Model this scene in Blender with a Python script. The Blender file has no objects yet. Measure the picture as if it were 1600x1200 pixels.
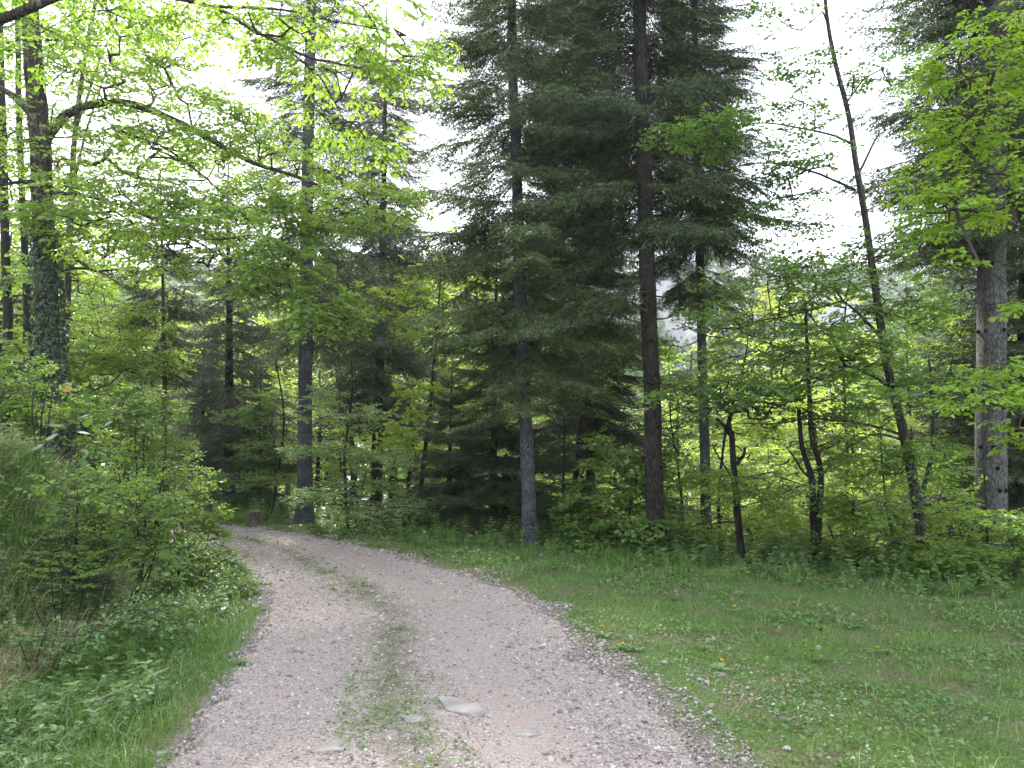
import bpy, math, random
import numpy as np
from mathutils import Vector
R = math.radians
sc = bpy.context.scene
COL = sc.collection

# ------------------------------------------------------------------ camera
FPX = 1256.0                      # focal length in pixels of the 1600 px wide photograph
PITCH = R(4.55)
CAMP = np.array([0.0, 0.0, 1.6])
cam_d = bpy.data.cameras.new('camera'); cam = bpy.data.objects.new('camera', cam_d)
COL.objects.link(cam); sc.camera = cam
cam_d.sensor_width = 36.0; cam_d.lens = 36.0 * FPX / 1600.0
cam_d.clip_start = 0.05; cam_d.clip_end = 3000.0
cam.location = CAMP; cam.rotation_euler = (R(90) + PITCH, 0, 0)

# ------------------------------------------------------------------ sky, sun, exposure
SUN_EL, SUN_AZ = R(40), R(-22)    # azimuth measured from +Y towards +X
world = bpy.data.worlds.new('World'); sc.world = world; world.use_nodes = True
nt = world.node_tree; nt.nodes.clear()
wo = nt.nodes.new('ShaderNodeOutputWorld'); bg = nt.nodes.new('ShaderNodeBackground')
sky = nt.nodes.new('ShaderNodeTexSky'); sky.sky_type = 'NISHITA'; sky.sun_disc = False
sky.sun_elevation = SUN_EL; sky.sun_rotation = SUN_AZ
sky.air_density = 1.0; sky.dust_density = 3.0; sky.ozone_density = 1.0
# thin bright overcast over the blue: cloud whiteness mixed with the sky, broken by soft noise
tc = nt.nodes.new('ShaderNodeTexCoord'); cn = nt.nodes.new('ShaderNodeTexNoise')
cn.inputs['Scale'].default_value = 2.2; cn.inputs['Detail'].default_value = 5
cr = nt.nodes.new('ShaderNodeMapRange'); cr.inputs[1].default_value = 0.3; cr.inputs[2].default_value = 0.7
cr.inputs[3].default_value = 0.66; cr.inputs[4].default_value = 0.92
mx = nt.nodes.new('ShaderNodeMix'); mx.data_type = 'RGBA'
nt.links.new(tc.outputs['Generated'], cn.inputs['Vector']); nt.links.new(cn.outputs['Fac'], cr.inputs[0])
nt.links.new(cr.outputs[0], mx.inputs[0]); nt.links.new(sky.outputs[0], mx.inputs[6])
mx.inputs[7].default_value = (8.2, 8.8, 10.0, 1)
nt.links.new(mx.outputs[2], bg.inputs[0]); bg.inputs[1].default_value = 0.105
nt.links.new(bg.outputs[0], wo.inputs[0])
sun_d = bpy.data.lights.new('sun', 'SUN'); sun = bpy.data.objects.new('sun', sun_d); COL.objects.link(sun)
sun_d.energy = 4.0; sun_d.angle = R(5); sun_d.color = (1.0, 0.96, 0.90)
sd = Vector((math.sin(SUN_AZ) * math.cos(SUN_EL), math.cos(SUN_AZ) * math.cos(SUN_EL), math.sin(SUN_EL)))
sun.rotation_euler = sd.to_track_quat('Z', 'Y').to_euler(); sun.location = (0, 0, 30)
sc.view_settings.view_transform = 'Standard'; sc.view_settings.look = 'None'
sc.view_settings.exposure = 2.0; sc.view_settings.gamma = 1.0; sc.view_settings.use_curve_mapping = False
cy = sc.cycles
cy.max_bounces = 7; cy.diffuse_bounces = 4; cy.glossy_bounces = 2; cy.transmission_bounces = 4
cy.transparent_max_bounces = 4; cy.volume_bounces = 0; cy.sample_clamp_indirect = 6
cy.use_adaptive_sampling = True; cy.adaptive_threshold = 0.02; cy.use_denoising = True

# ------------------------------------------------------------------ helpers
def at(px, py, Y):
    """world point on the photograph's ray through (px, py) at depth Y"""
    u = (px - 800) / FPX; v = (600 - py) / FPX
    d = np.array([u, math.cos(PITCH) - v * math.sin(PITCH), math.sin(PITCH) + v * math.cos(PITCH)])
    return CAMP + d * (Y / d[1])

def polydist(x, y, P):
    """signed distance to polyline P, positive on its left"""
    x = np.asarray(x, float); y = np.asarray(y, float)
    best = np.full(x.shape, 1e9); sgn = np.ones(x.shape)
    for (ax, ay), (bx, by) in zip(P[:-1], P[1:]):
        dx, dy = bx - ax, by - ay; L2 = dx * dx + dy * dy
        t = np.clip(((x - ax) * dx + (y - ay) * dy) / L2, 0, 1)
        qx, qy = x - (ax + t * dx), y - (ay + t * dy)
        d = qx * qx + qy * qy
        s = np.where(dx * (y - ay) - dy * (x - ax) >= 0, 1.0, -1.0)
        m = d < best - 1e-9
        best = np.where(m, d, best); sgn = np.where(m, s, sgn)
    return np.sqrt(best) * sgn

def vnoise(x, y, f, seed=0):
    """smooth value noise in -1..1"""
    rg = np.random.default_rng(seed); T = rg.uniform(-1, 1, (64, 64))
    x = np.asarray(x, float) * f; y = np.asarray(y, float) * f
    i = np.floor(x).astype(int); j = np.floor(y).astype(int)
    a = x - i; b = y - j; a = a * a * (3 - 2 * a); b = b * b * (3 - 2 * b)
    g = lambda p, q: T[p % 64, q % 64]
    return (g(i, j) * (1 - a) + g(i + 1, j) * a) * (1 - b) + (g(i, j + 1) * (1 - a) + g(i + 1, j + 1) * a) * b

def fbm(x, y, f, o=3, seed=0):
    s = 0; amp = 1; tot = 0
    for k in range(o):
        s = s + amp * vnoise(x, y, f * 2 ** k, seed + k); tot += amp; amp *= .5
    return s / tot

sm = lambda t: (lambda u: u * u * (3 - 2 * u))(np.clip(t, 0, 1))

LEFT = [(-1.0, -14), (-1.3, -3), (-1.5, 2), (-1.70, 4.0), (-1.97, 5.75), (-2.37, 8.0), (-3.08, 9.8), (-4.5, 12.6), (-5.9, 14.6), (-8, 16.0), (-12, 17.0), (-22, 18.0)]
RIGHT = [(2.0, -14), (1.7, -3), (1.05, 2), (.98, 4.0), (.85, 5.3), (.50, 6.5), (.25, 8.4), (-.84, 10.6), (-2.0, 12.5), (-3.4, 14.4), (-5.0, 16.1), (-8, 18.0), (-12, 19.2), (-22, 20.2)]
EDGE = [(16, -14), (13, 4), (8.6, 8.4), (6.0, 9.9), (3.6, 11.2), (1.6, 12.3), (.3, 13.4), (-2.4, 14.6), (-4.6, 17.2), (-8, 20.2), (-24, 23)]

def height(x, y):
    x = np.asarray(x, float); y = np.asarray(y, float)
    s = polydist(x, y, LEFT); r = -polydist(x, y, RIGHT); e = -polydist(x, y, EDGE)
    foot = np.interp(y, [0, 6, 8, 12, 16], [1.9, 1.7, 1.2, .5, .4])
    top = np.interp(y, [0, 8, 12, 16, 22], [1.65, 1.5, .95, .55, .4])
    foot = foot + .25 * vnoise(x, y, .9, 5)
    q = np.maximum(s - foot, 0)
    bank = sm(q / 1.25) * top + np.minimum(np.maximum(q - 1.25, 0), 14) * .14
    bank = bank * (s > 0)
    out = np.maximum(e - .4, 0)
    drop = -np.minimum(out, 34) * .22 * sm(out / 3)
    dist = np.sqrt(x * x + y * y)
    far = np.maximum(y - 62, 0)
    hill = np.where(e > 0, np.minimum(far, 190) * .34 + 7 * sm(far / 120) * fbm(x, y, .016, 3, 9), 0)
    rough = .05 * fbm(x, y, .8, 3, 2) + .02 * vnoise(x, y, 4, 7)
    inpath = sm((-np.maximum(s, r)) / .3)
    side = np.maximum(s, r)
    rough = rough * sm(side / .8)
    ruts = -.02 * inpath + .015 * inpath * vnoise(x, y, 1.5, 3)
    berm = .04 * sm(r / .5) * (1 - sm((r - .5) / 3))
    return bank + drop + hill + rough + ruts + berm

def h1(x, y): return float(height(np.array([x]), np.array([y]))[0])

def hit(px, py):
    """where the photograph's ray through (px, py) meets the ground"""
    Y = 2.5
    while Y < 60:
        p = at(px, py, Y)
        if p[2] <= h1(p[0], p[1]): return np.array([p[0], p[1], h1(p[0], p[1])])
        Y += .05
    return p

def norm(a): return a / np.maximum(np.linalg.norm(a, axis=-1, keepdims=True), 1e-9)

class MB:
    """collects faces and links them as ONE mesh object"""
    def __init__(s): s.v = []; s.f = []; s.t = []; s.n = 0
    def add(s, v, f, t=0.5):
        v = np.asarray(v, np.float32).reshape(-1, 3); s.v.append(v)
        t = np.asarray(t, np.float32)
        s.t.append(np.full(len(v), float(t), np.float32) if t.ndim == 0 else t.reshape(-1))
        for q in (f if isinstance(f, list) else [f]):
            if len(q): s.f.append(np.asarray(q, np.int64) + s.n)
        s.n += len(v)
    def place(s, tv, tf, pos, rot, sc_, tint, tt=None):
        """K copies of a template: pos (K,3), rot (K,3,3) with columns as axes, scale (K,) or (K,3)"""
        K, V = len(pos), len(tv)
        if K == 0: return
        sc_ = np.asarray(sc_, float)
        if sc_.ndim == 1: sc_ = sc_[:, None]
        vv = tv[None] * (sc_[:, None, :] if sc_.shape[1] > 1 else sc_[:, :, None])
        w = np.einsum('kij,kvj->kvi', rot, vv) + pos[:, None]
        t = np.broadcast_to(np.asarray(tint, float).reshape(-1, 1), (K, V)).copy()
        if tt is not None: t = np.clip(t + tt[None], 0, 1)
        fs = [(q[None] + (np.arange(K) * V)[:, None, None]).reshape(-1, q.shape[1]) for q in (tf if isinstance(tf, list) else [tf])]
        s.add(w.reshape(-1, 3), fs, t.reshape(-1))
    def build(s, name, mat, parent=None, origin=None, smooth=False):
        me = bpy.data.meshes.new(name)
        o = bpy.data.objects.new(name, me); COL.objects.link(o)
        if parent is not None: o.parent = parent; origin = np.array(parent['_o'])
        if s.n:
            v = np.concatenate(s.v)
            if origin is not None: v = v - np.asarray(origin, np.float32)
            me.vertices.add(len(v)); me.vertices.foreach_set('co', v.astype(np.float32).ravel())
            lt = np.concatenate([np.full(len(q), q.shape[1], np.int32) for q in s.f])
            li = np.concatenate([q.ravel() for q in s.f]).astype(np.int32)
            ls = np.concatenate([[0], np.cumsum(lt)[:-1]]).astype(np.int32)
            me.loops.add(len(li)); me.loops.foreach_set('vertex_index', li)
            me.polygons.add(len(lt)); me.polygons.foreach_set('loop_start', ls); me.polygons.foreach_set('loop_total', lt)
            a = me.attributes.new('tint', 'FLOAT', 'POINT'); a.data.foreach_set('value', np.concatenate(s.t).astype(np.float32))
            me.polygons.foreach_set('use_smooth', np.full(len(lt), smooth))
            me.update(calc_edges=True)
        me.materials.append(mat)
        if parent is None and origin is not None: o.location = origin
        return o

def tag(o, label=None, cat=None, group=None, kind=None):
    if label: o['label'] = label
    if cat: o['category'] = cat
    if group: o['group'] = group
    if kind: o['kind'] = kind
    return o

def thing(name, label, cat, base, group=None):
    o = bpy.data.objects.new(name, None); COL.objects.link(o); o.location = [float(c) for c in base]
    o['_o'] = [float(c) for c in base]; o.empty_display_size = .2
    return tag(o, label, cat, group)

def smooth_path(P, step):
    """Catmull-Rom through P, resampled"""
    P = np.asarray(P, float)
    if len(P) < 3:
        n = max(2, int(np.linalg.norm(P[-1] - P[0]) / step) + 1)
        return P[0] + (P[-1] - P[0]) * np.linspace(0, 1, n)[:, None]
    Q = np.vstack([2 * P[0] - P[1], P, 2 * P[-1] - P[-2]]); out = []
    for i in range(1, len(Q) - 2):
        n = max(2, int(np.linalg.norm(Q[i + 1, :3] - Q[i, :3]) / step))
        t = np.linspace(0, 1, n, endpoint=False)[:, None]
        out.append(.5 * (2 * Q[i] + (Q[i + 1] - Q[i - 1]) * t + (2 * Q[i - 1] - 5 * Q[i] + 4 * Q[i + 1] - Q[i + 2]) * t ** 2 + (3 * Q[i] - Q[i - 1] - 3 * Q[i + 1] + Q[i + 2]) * t ** 3))
    out.append(Q[-2][None]); return np.vstack(out)

def tube(mb, P, r, sides=10, rng=None, rough=0.0, tint=.5, cap=True):
    P = np.asarray(P, float); n = len(P); r = np.broadcast_to(np.asarray(r, float), (n,))
    T = norm(np.gradient(P, axis=0))
    ref = np.array([1.0, 0, 0]) if abs(T[0, 0]) < .8 else np.array([0, 1.0, 0])
    U = norm(ref - T * (T @ ref)[:, None]); V = np.cross(T, U)
    a = np.linspace(0, 2 * math.pi, sides, endpoint=False)
    rr = r[:, None] * np.ones((1, sides))
    if rng is not None and rough:
        rr = rr * (1 + rough * rng.uniform(-1, 1, (n, sides)) + rough * 1.2 * rng.uniform(-1, 1, sides)[None])
    v = P[:, None] + rr[..., None] * (np.cos(a)[None, :, None] * U[:, None] + np.sin(a)[None, :, None] * V[:, None])
    i = np.arange(n - 1)[:, None] * sides; j = np.arange(sides)[None]; k = (j + 1) % sides
    f = np.stack([i + j, i + k, i + sides + k, i + sides + j], -1).reshape(-1, 4)
    fs = [f]
    if cap: fs.append(((n - 1) * sides + np.arange(sides))[None])
    mb.add(v.reshape(-1, 3), fs, tint)

def segs(mb, A, B, ra, rb, sides=4, tint=.5):
    """many tapering segments at once"""
    A = np.asarray(A, float); B = np.asarray(B, float)
    if len(A) == 0: return
    T = norm(B - A); ref = np.where(np.abs(T[:, 2:3]) < .9, np.array([[0, 0, 1.0]]), np.array([[1.0, 0, 0]]))
    U = norm(np.cross(ref, T)); V = np.cross(T, U)
    a = np.linspace(0, 2 * math.pi, sides, endpoint=False)
    c = np.cos(a)[None, :, None] * U[:, None] + np.sin(a)[None, :, None] * V[:, None]
    ra = np.broadcast_to(np.asarray(ra, float), (len(A),)); rb = np.broadcast_to(np.asarray(rb, float), (len(A),))
    v = np.concatenate([A[:, None] + c * ra[:, None, None], B[:, None] + c * rb[:, None, None]], 1)
    K = len(A); i = (np.arange(K) * 2 * sides)[:, None]; j = np.arange(sides)[None]; k = (j + 1) % sides
    mb.add(v.reshape(-1, 3), np.stack([i + j, i + k, i + sides + k, i + sides + j], -1).reshape(-1, 4), tint)

def frame(d, up):
    """rotation matrices (K,3,3): x = d, z near up"""
    x = norm(np.asarray(d, float)); y = norm(np.cross(up, x)); z = np.cross(x, y)
    return np.stack([x, y, z], -1)

def randdir(rng, K): return norm(rng.normal(size=(K, 3)))

# ------------------------------------------------------------------ materials
def mat_new(name):
    m = bpy.data.materials.new(name); m.use_nodes = True; n = m.node_tree; n.nodes.clear(); return m, n
def nd(n, t, **kw):
    a = n.nodes.new(t)
    for k, v in kw.items():
        if hasattr(a, k): setattr(a, k, v)
        else: a.inputs[k].default_value = v
    return a
def ramp(n, src, stops, interp='LINEAR'):
    r = n.nodes.new('ShaderNodeValToRGB'); e = r.color_ramp.elements; r.color_ramp.interpolation = interp
    e[0].position = stops[0][0]; e[0].color = (*stops[0][1], 1); e[1].position = stops[-1][0]; e[1].color = (*stops[-1][1], 1)
    for p, c in stops[1:-1]:
        q = e.new(p); q.color = (*c, 1)
    n.links.new(src, r.inputs[0]); return r.outputs[0]

def leaf_mat(name, dark, mid, light, trans=.45, tcol=(1.25, 1.15, .55), rough=.42):
    m, n = mat_new(name)
    a = nd(n, 'ShaderNodeAttribute', attribute_name='tint')
    c = ramp(n, a.outputs['Fac'], [(0, dark), (.5, mid), (1, light)])
    p = nd(n, 'ShaderNodeBsdfPrincipled'); p.inputs['Roughness'].default_value = rough
    p.inputs['Specular IOR Level'].default_value = .6
    n.links.new(c, p.inputs['Base Color'])
    t = nd(n, 'ShaderNodeBsdfTranslucent')
    mul = nd(n, 'ShaderNodeMix', data_type='RGBA', blend_type='MULTIPLY'); mul.inputs[0].default_value = 1
    n.links.new(c, mul.inputs[6]); mul.inputs[7].default_value = (*tcol, 1); n.links.new(mul.outputs[2], t.inputs[0])
    x = nd(n, 'ShaderNodeMixShader'); x.inputs[0].default_value = trans
    n.links.new(p.outputs[0], x.inputs[1]); n.links.new(t.outputs[0], x.inputs[2])
    o = nd(n, 'ShaderNodeOutputMaterial'); n.links.new(x.outputs[0], o.inputs[0]); return m

def bark_mat(name, c1, c2, c3, scale=1.0, rings=0.0, lichen=None, stretch=.12):
    m, n = mat_new(name)
    t = nd(n, 'ShaderNodeTexCoord')
    mp = nd(n, 'ShaderNodeMapping'); mp.inputs['Scale'].default_value = (1, 1, stretch)
    n.links.new(t.outputs['Object'], mp.inputs[0])
    a = nd(n, 'ShaderNodeTexNoise'); a.inputs['Scale'].default_value = 38 * scale; a.inputs['Detail'].default_value = 6; a.inputs['Roughness'].default_value = .7
    n.links.new(mp.outputs[0], a.inputs['Vector'])
    b = nd(n, 'ShaderNodeTexNoise'); b.inputs['Scale'].default_value = 3.5; b.inputs['Detail'].default_value = 4
    n.links.new(t.outputs['Object'], b.inputs['Vector'])
    vo = nd(n, 'ShaderNodeTexVoronoi', feature='DISTANCE_TO_EDGE'); vo.inputs['Scale'].default_value = 26 * scale
    n.links.new(mp.outputs[0], vo.inputs['Vector'])
    vr = nd(n, 'ShaderNodeMapRange'); vr.inputs[2].default_value = .12; n.links.new(vo.outputs['Distance'], vr.inputs[0])
    base = ramp(n, a.outputs['Fac'], [(.3, c1), (.5, c2), (.72, c3)])
    big = nd(n, 'ShaderNodeMix', data_type='RGBA', blend_type='MULTIPLY')
    br = ramp(n, b.outputs['Fac'], [(.3, (.62, .6, .58)), (.65, (1.15, 1.15, 1.15))])
    big.inputs[0].default_value = 1; n.links.new(base, big.inputs[6]); n.links.new(br, big.inputs[7])
    col = big.outputs[2]
    ck = nd(n, 'ShaderNodeMix', data_type='RGBA', blend_type='MULTIPLY'); ck.inputs[0].default_value = .38
    n.links.new(col, ck.inputs[6]); n.links.new(vr.outputs[0], ck.inputs[7]); col = ck.outputs[2]
    hgt = nd(n, 'ShaderNodeMath', operation='ADD'); n.links.new(a.outputs['Fac'], hgt.inputs[0]); n.links.new(vr.outputs[0], hgt.inputs[1])
    if rings:
        mp2 = nd(n, 'ShaderNodeMapping'); mp2.inputs['Scale'].default_value = (.7, .7, 7); n.links.new(t.outputs['Object'], mp2.inputs[0])
        w = nd(n, 'ShaderNodeTexNoise'); w.inputs['Scale'].default_value = 1.6; w.inputs['Detail'].default_value = 2; n.links.new(mp2.outputs[0], w.inputs['Vector'])
        rr = ramp(n, w.outputs['Fac'], [(.34, (.35, .33, .32)), (.4, (1, 1, 1))])
        k = nd(n, 'ShaderNodeMix', data_type='RGBA', blend_type='MULTIPLY'); k.inputs[0].default_value = rings
        n.links.new(col, k.inputs[6]); n.links.new(rr, k.inputs[7]); col = k.outputs[2]
    if lichen:
        l = nd(n, 'ShaderNodeTexNoise'); l.inputs['Scale'].default_value = 9; l.inputs['Detail'].default_value = 6; n.links.new(t.outputs['Object'], l.inputs['Vector'])
        lr = nd(n, 'ShaderNodeMapRange'); lr.inputs[1].default_value = .56; lr.inputs[2].default_value = .62; n.links.new(l.outputs['Fac'], lr.inputs[0])
        k = nd(n, 'ShaderNodeMix', data_type='RGBA'); n.links.new(lr.outputs[0], k.inputs[0]); n.links.new(col, k.inputs[6]); k.inputs[7].default_value = (*lichen, 1); col = k.outputs[2]
    # knots carry a low tint value
    at_ = nd(n, 'ShaderNodeAttribute', attribute_name='tint')
    ar = ramp(n, at_.outputs['Fac'], [(.05, (.16, .14, .13)), (.4, (1, 1, 1))])
    k = nd(n, 'ShaderNodeMix', data_type='RGBA', blend_type='MULTIPLY'); k.inputs[0].default_value = 1
    n.links.new(col, k.inputs[6]); n.links.new(ar, k.inputs[7]); col = k.outputs[2]
    p = nd(n, 'ShaderNodeBsdfPrincipled'); p.inputs['Roughness'].default_value = .9; p.inputs['Specular IOR Level'].default_value = .2
    n.links.new(col, p.inputs['Base Color'])
    bu = nd(n, 'ShaderNodeBump'); bu.inputs['Strength'].default_value = 1; bu.inputs['Distance'].default_value = .025
    n.links.new(hgt.outputs[0], bu.inputs['Height']); n.links.new(bu.outputs[0], p.inputs['Normal'])
    o = nd(n, 'ShaderNodeOutputMaterial'); n.links.new(p.outputs[0], o.inputs[0]); return m

def tint_mat(name, stops, rough=.85, bump=0.0, bscale=40, spec=.25, noise=None):
    m, n = mat_new(name)
    a = nd(n, 'ShaderNodeAttribute', attribute_name='tint')
    c = ramp(n, a.outputs['Fac'], stops)
    p = nd(n, 'ShaderNodeBsdfPrincipled'); p.inputs['Roughness'].default_value = rough; p.inputs['Specular IOR Level'].default_value = spec
    t = nd(n, 'ShaderNodeTexCoord')
    if noise:
        z = nd(n, 'ShaderNodeTexNoise'); z.inputs['Scale'].default_value = noise; z.inputs['Detail'].default_value = 5
        n.links.new(t.outputs['Object'], z.inputs['Vector'])
        zr = ramp(n, z.outputs['Fac'], [(.3, (.6, .6, .62)), (.7, (1.2, 1.18, 1.15))])
        k = nd(n, 'ShaderNodeMix', data_type='RGBA', blend_type='MULTIPLY'); k.inputs[0].default_value = 1
        n.links.new(c, k.inputs[6]); n.links.new(zr, k.inputs[7]); c = k.outputs[2]
    n.links.new(c, p.inputs['Base Color'])
    if bump:
        z = nd(n, 'ShaderNodeTexNoise'); z.inputs['Scale'].default_value = bscale; z.inputs['Detail'].default_value = 8
        n.links.new(t.outputs['Object'], z.inputs['Vector'])
        bu = nd(n, 'ShaderNodeBump'); bu.inputs['Strength'].default_value = bump; bu.inputs['Distance'].default_value = .02
        n.links.new(z.outputs['Fac'], bu.inputs['Height']); n.links.new(bu.outputs[0], p.inputs['Normal'])
    o = nd(n, 'ShaderNodeOutputMaterial'); n.links.new(p.outputs[0], o.inputs[0]); return m

M = {}
M['beech'] = leaf_mat('beech_leaf', (.04, .10, .018), (.095, .19, .038), (.19, .30, .075), .55)
M['bright'] = leaf_mat('young_leaf', (.07, .155, .024), (.155, .27, .05), (.28, .40, .10), .6)
M['lime'] = leaf_mat('lime_leaf', (.09, .18, .012), (.165, .30, .02), (.26, .40, .045), .55)
M['pale'] = leaf_mat('pale_leaf', (.10, .19, .06), (.20, .31, .12), (.34, .44, .21), .5)
M['deep'] = leaf_mat('deep_leaf', (.022, .06, .012), (.04, .10, .02), (.075, .16, .03), .4)
M['edge'] = leaf_mat('edge_herb_leaf', (.06, .13, .03), (.12, .22, .06), (.22, .33, .12), .45)
M['glow'] = leaf_mat('painted_sunlit_leaf', (.15, .25, .035), (.27, .39, .075), (.40, .50, .14), .6)  # leaf colour lightened to paint in sun glow on slope trees and saplings
M['herb'] = leaf_mat('herb_leaf', (.045, .105, .022), (.085, .175, .04), (.16, .27, .08), .4)
M['needle'] = leaf_mat('fir_needle', (.014, .032, .011), (.045, .078, .021), (.14, .195, .05), .25, (1.1, 1.1, .6), .55)
M['spruce'] = leaf_mat('spruce_needle', (.022, .034, .016), (.046, .062, .027), (.10, .115, .045), .2, (1.1, 1.1, .6), .6)
M['newfir'] = leaf_mat('young_fir_needle', (.02, .05, .02), (.05, .11, .03), (.26, .42, .08), .25, (1.1, 1.1, .6), .5)
M['ivy'] = leaf_mat('ivy_leaf', (.008, .026, .008), (.018, .046, .013), (.036, .08, .024), .12, (1, 1, .6), .6)
M['grass'] = leaf_mat('grass_blade', (.06, .13, .022), (.10, .20, .035), (.17, .28, .06), .4, rough=.45)
M['drygrass'] = leaf_mat('dry_grass', (.17, .13, .07), (.32, .26, .15), (.48, .41, .26), .3, (1, 1, .8), .7)
M['litter'] = leaf_mat('litter', (.06, .035, .02), (.13, .08, .045), (.24, .17, .10), .1, (1, 1, 1), .8)
M['farleaf'] = leaf_mat('far_leaf', (.03, .07, .025), (.06, .12, .03), (.11, .18, .045), .3)
M['bark_fir'] = bark_mat('fir_bark', (.07, .07, .08), (.10, .10, .112), (.14, .14, .155), 1.3, .6, stretch=.3)
M['bark_brown'] = bark_mat('brown_bark', (.024, .021, .018), (.046, .041, .034), (.078, .070, .060), 1.2, .3, stretch=.25)
M['bark_big'] = bark_mat('old_fir_bark', (.065, .063, .058), (.11, .106, .10), (.165, .16, .15), 1.1, .5, (.12, .125, .10), .3)
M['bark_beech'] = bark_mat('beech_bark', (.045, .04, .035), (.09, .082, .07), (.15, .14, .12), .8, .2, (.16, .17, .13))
M['bark_beechdark'] = bark_mat('dark_beech_bark', (.03, .026, .022), (.058, .052, .045), (.095, .088, .078), .8, .2, (.10, .105, .08))  # darker beech bark for the leaning stem
M['bark_oak'] = bark_mat('oak_bark', (.028, .023, .018), (.07, .058, .047), (.13, .11, .09), 1.1, 0, (.15, .15, .11))
M['bark_dark'] = bark_mat('dark_bark', (.016, .0145, .013), (.034, .031, .027), (.068, .062, .055), 1.2, 0)
M['bark_red'] = bark_mat('reddish_bark', (.07, .05, .045), (.14, .105, .095), (.22, .175, .16), 1.0, .3)
M['twig'] = tint_mat('twig', [(0, (.02, .016, .012)), (1, (.07, .055, .042))])
M['deadtwig'] = tint_mat('dead_twig', [(0, (.10, .09, .08)), (1, (.26, .24, .21))])
M['rock'] = tint_mat('limestone', [(0, (.15, .135, .122)), (.5, (.24, .22, .20)), (1, (.32, .30, .28))], .9, .9, 25, noise=6)
M['stone'] = tint_mat('gravel_stone', [(0, (.115, .092, .081)), (.35, (.212, .177, .158)), (.7, (.30, .262, .240)), (1, (.41, .38, .355))], .9)
M['cliff'] = tint_mat('cliff_rock', [(0, (.20, .19, .19)), (.5, (.36, .35, .35)), (1, (.52, .51, .51))], .95, 1, .4, noise=.16)

# ------------------------------------------------------------------ ground, path
def ground_material():
    m, n = mat_new('forest_ground')
    t = nd(n, 'ShaderNodeTexCoord')
    a = nd(n, 'ShaderNodeAttribute', attribute_name='tint')
    z = nd(n, 'ShaderNodeTexNoise'); z.inputs['Scale'].default_value = 1.3; z.inputs['Detail'].default_value = 8; z.inputs['Roughness'].default_value = .7
    n.links.new(t.outputs['Object'], z.inputs['Vector'])
    z2 = nd(n, 'ShaderNodeTexNoise'); z2.inputs['Scale'].default_value = 60; z2.inputs['Detail'].default_value = 5; n.links.new(t.outputs['Object'], z2.inputs['Vector'])
    green = ramp(n, z2.outputs['Fac'], [(.3, (.035, .06, .016)), (.5, (.06, .10, .026)), (.7, (.10, .14, .045))])
    soil = ramp(n, z2.outputs['Fac'], [(.3, (.05, .035, .022)), (.5, (.11, .08, .055)), (.7, (.19, .15, .11))])
    grav = ramp(n, z2.outputs['Fac'], [(.3, (.08, .065, .055)), (.5, (.15, .125, .11)), (.72, (.25, .22, .20))])
    f = nd(n, 'ShaderNodeMapRange'); f.inputs[1].default_value = .45; f.inputs[2].default_value = .62; n.links.new(z.outputs['Fac'], f.inputs[0])
    x = nd(n, 'ShaderNodeMix', data_type='RGBA'); n.links.new(f.outputs[0], x.inputs[0]); n.links.new(green, x.inputs[6]); n.links.new(soil, x.inputs[7])
    ad = nd(n, 'ShaderNodeMath', operation='MULTIPLY_ADD'); n.links.new(z.outputs['Fac'], ad.inputs[0]); ad.inputs[1].default_value = .9; n.links.new(a.outputs['Fac'], ad.inputs[2])
    g = nd(n, 'ShaderNodeMapRange'); g.inputs[1].default_value = .85; g.inputs[2].default_value = 1.05; n.links.new(ad.outputs[0], g.inputs[0])
    y = nd(n, 'ShaderNodeMix', data_type='RGBA'); n.links.new(g.outputs[0], y.inputs[0]); n.links.new(x.outputs[2], y.inputs[6]); n.links.new(grav, y.inputs[7])
    p = nd(n, 'ShaderNodeBsdfPrincipled'); p.inputs['Roughness'].default_value = .95; p.inputs['Specular IOR Level'].default_value = .15
    n.links.new(y.outputs[2], p.inputs['Base Color'])
    bu = nd(n, 'ShaderNodeBump'); bu.inputs['Strength'].default_value = .7; bu.inputs['Distance'].default_value = .03
    n.links.new(z2.outputs['Fac'], bu.inputs['Height']); n.links.new(bu.outputs[0], p.inputs['Normal'])
    o = nd(n, 'ShaderNodeOutputMaterial'); n.links.new(p.outputs[0], o.inputs[0]); return m

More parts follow.
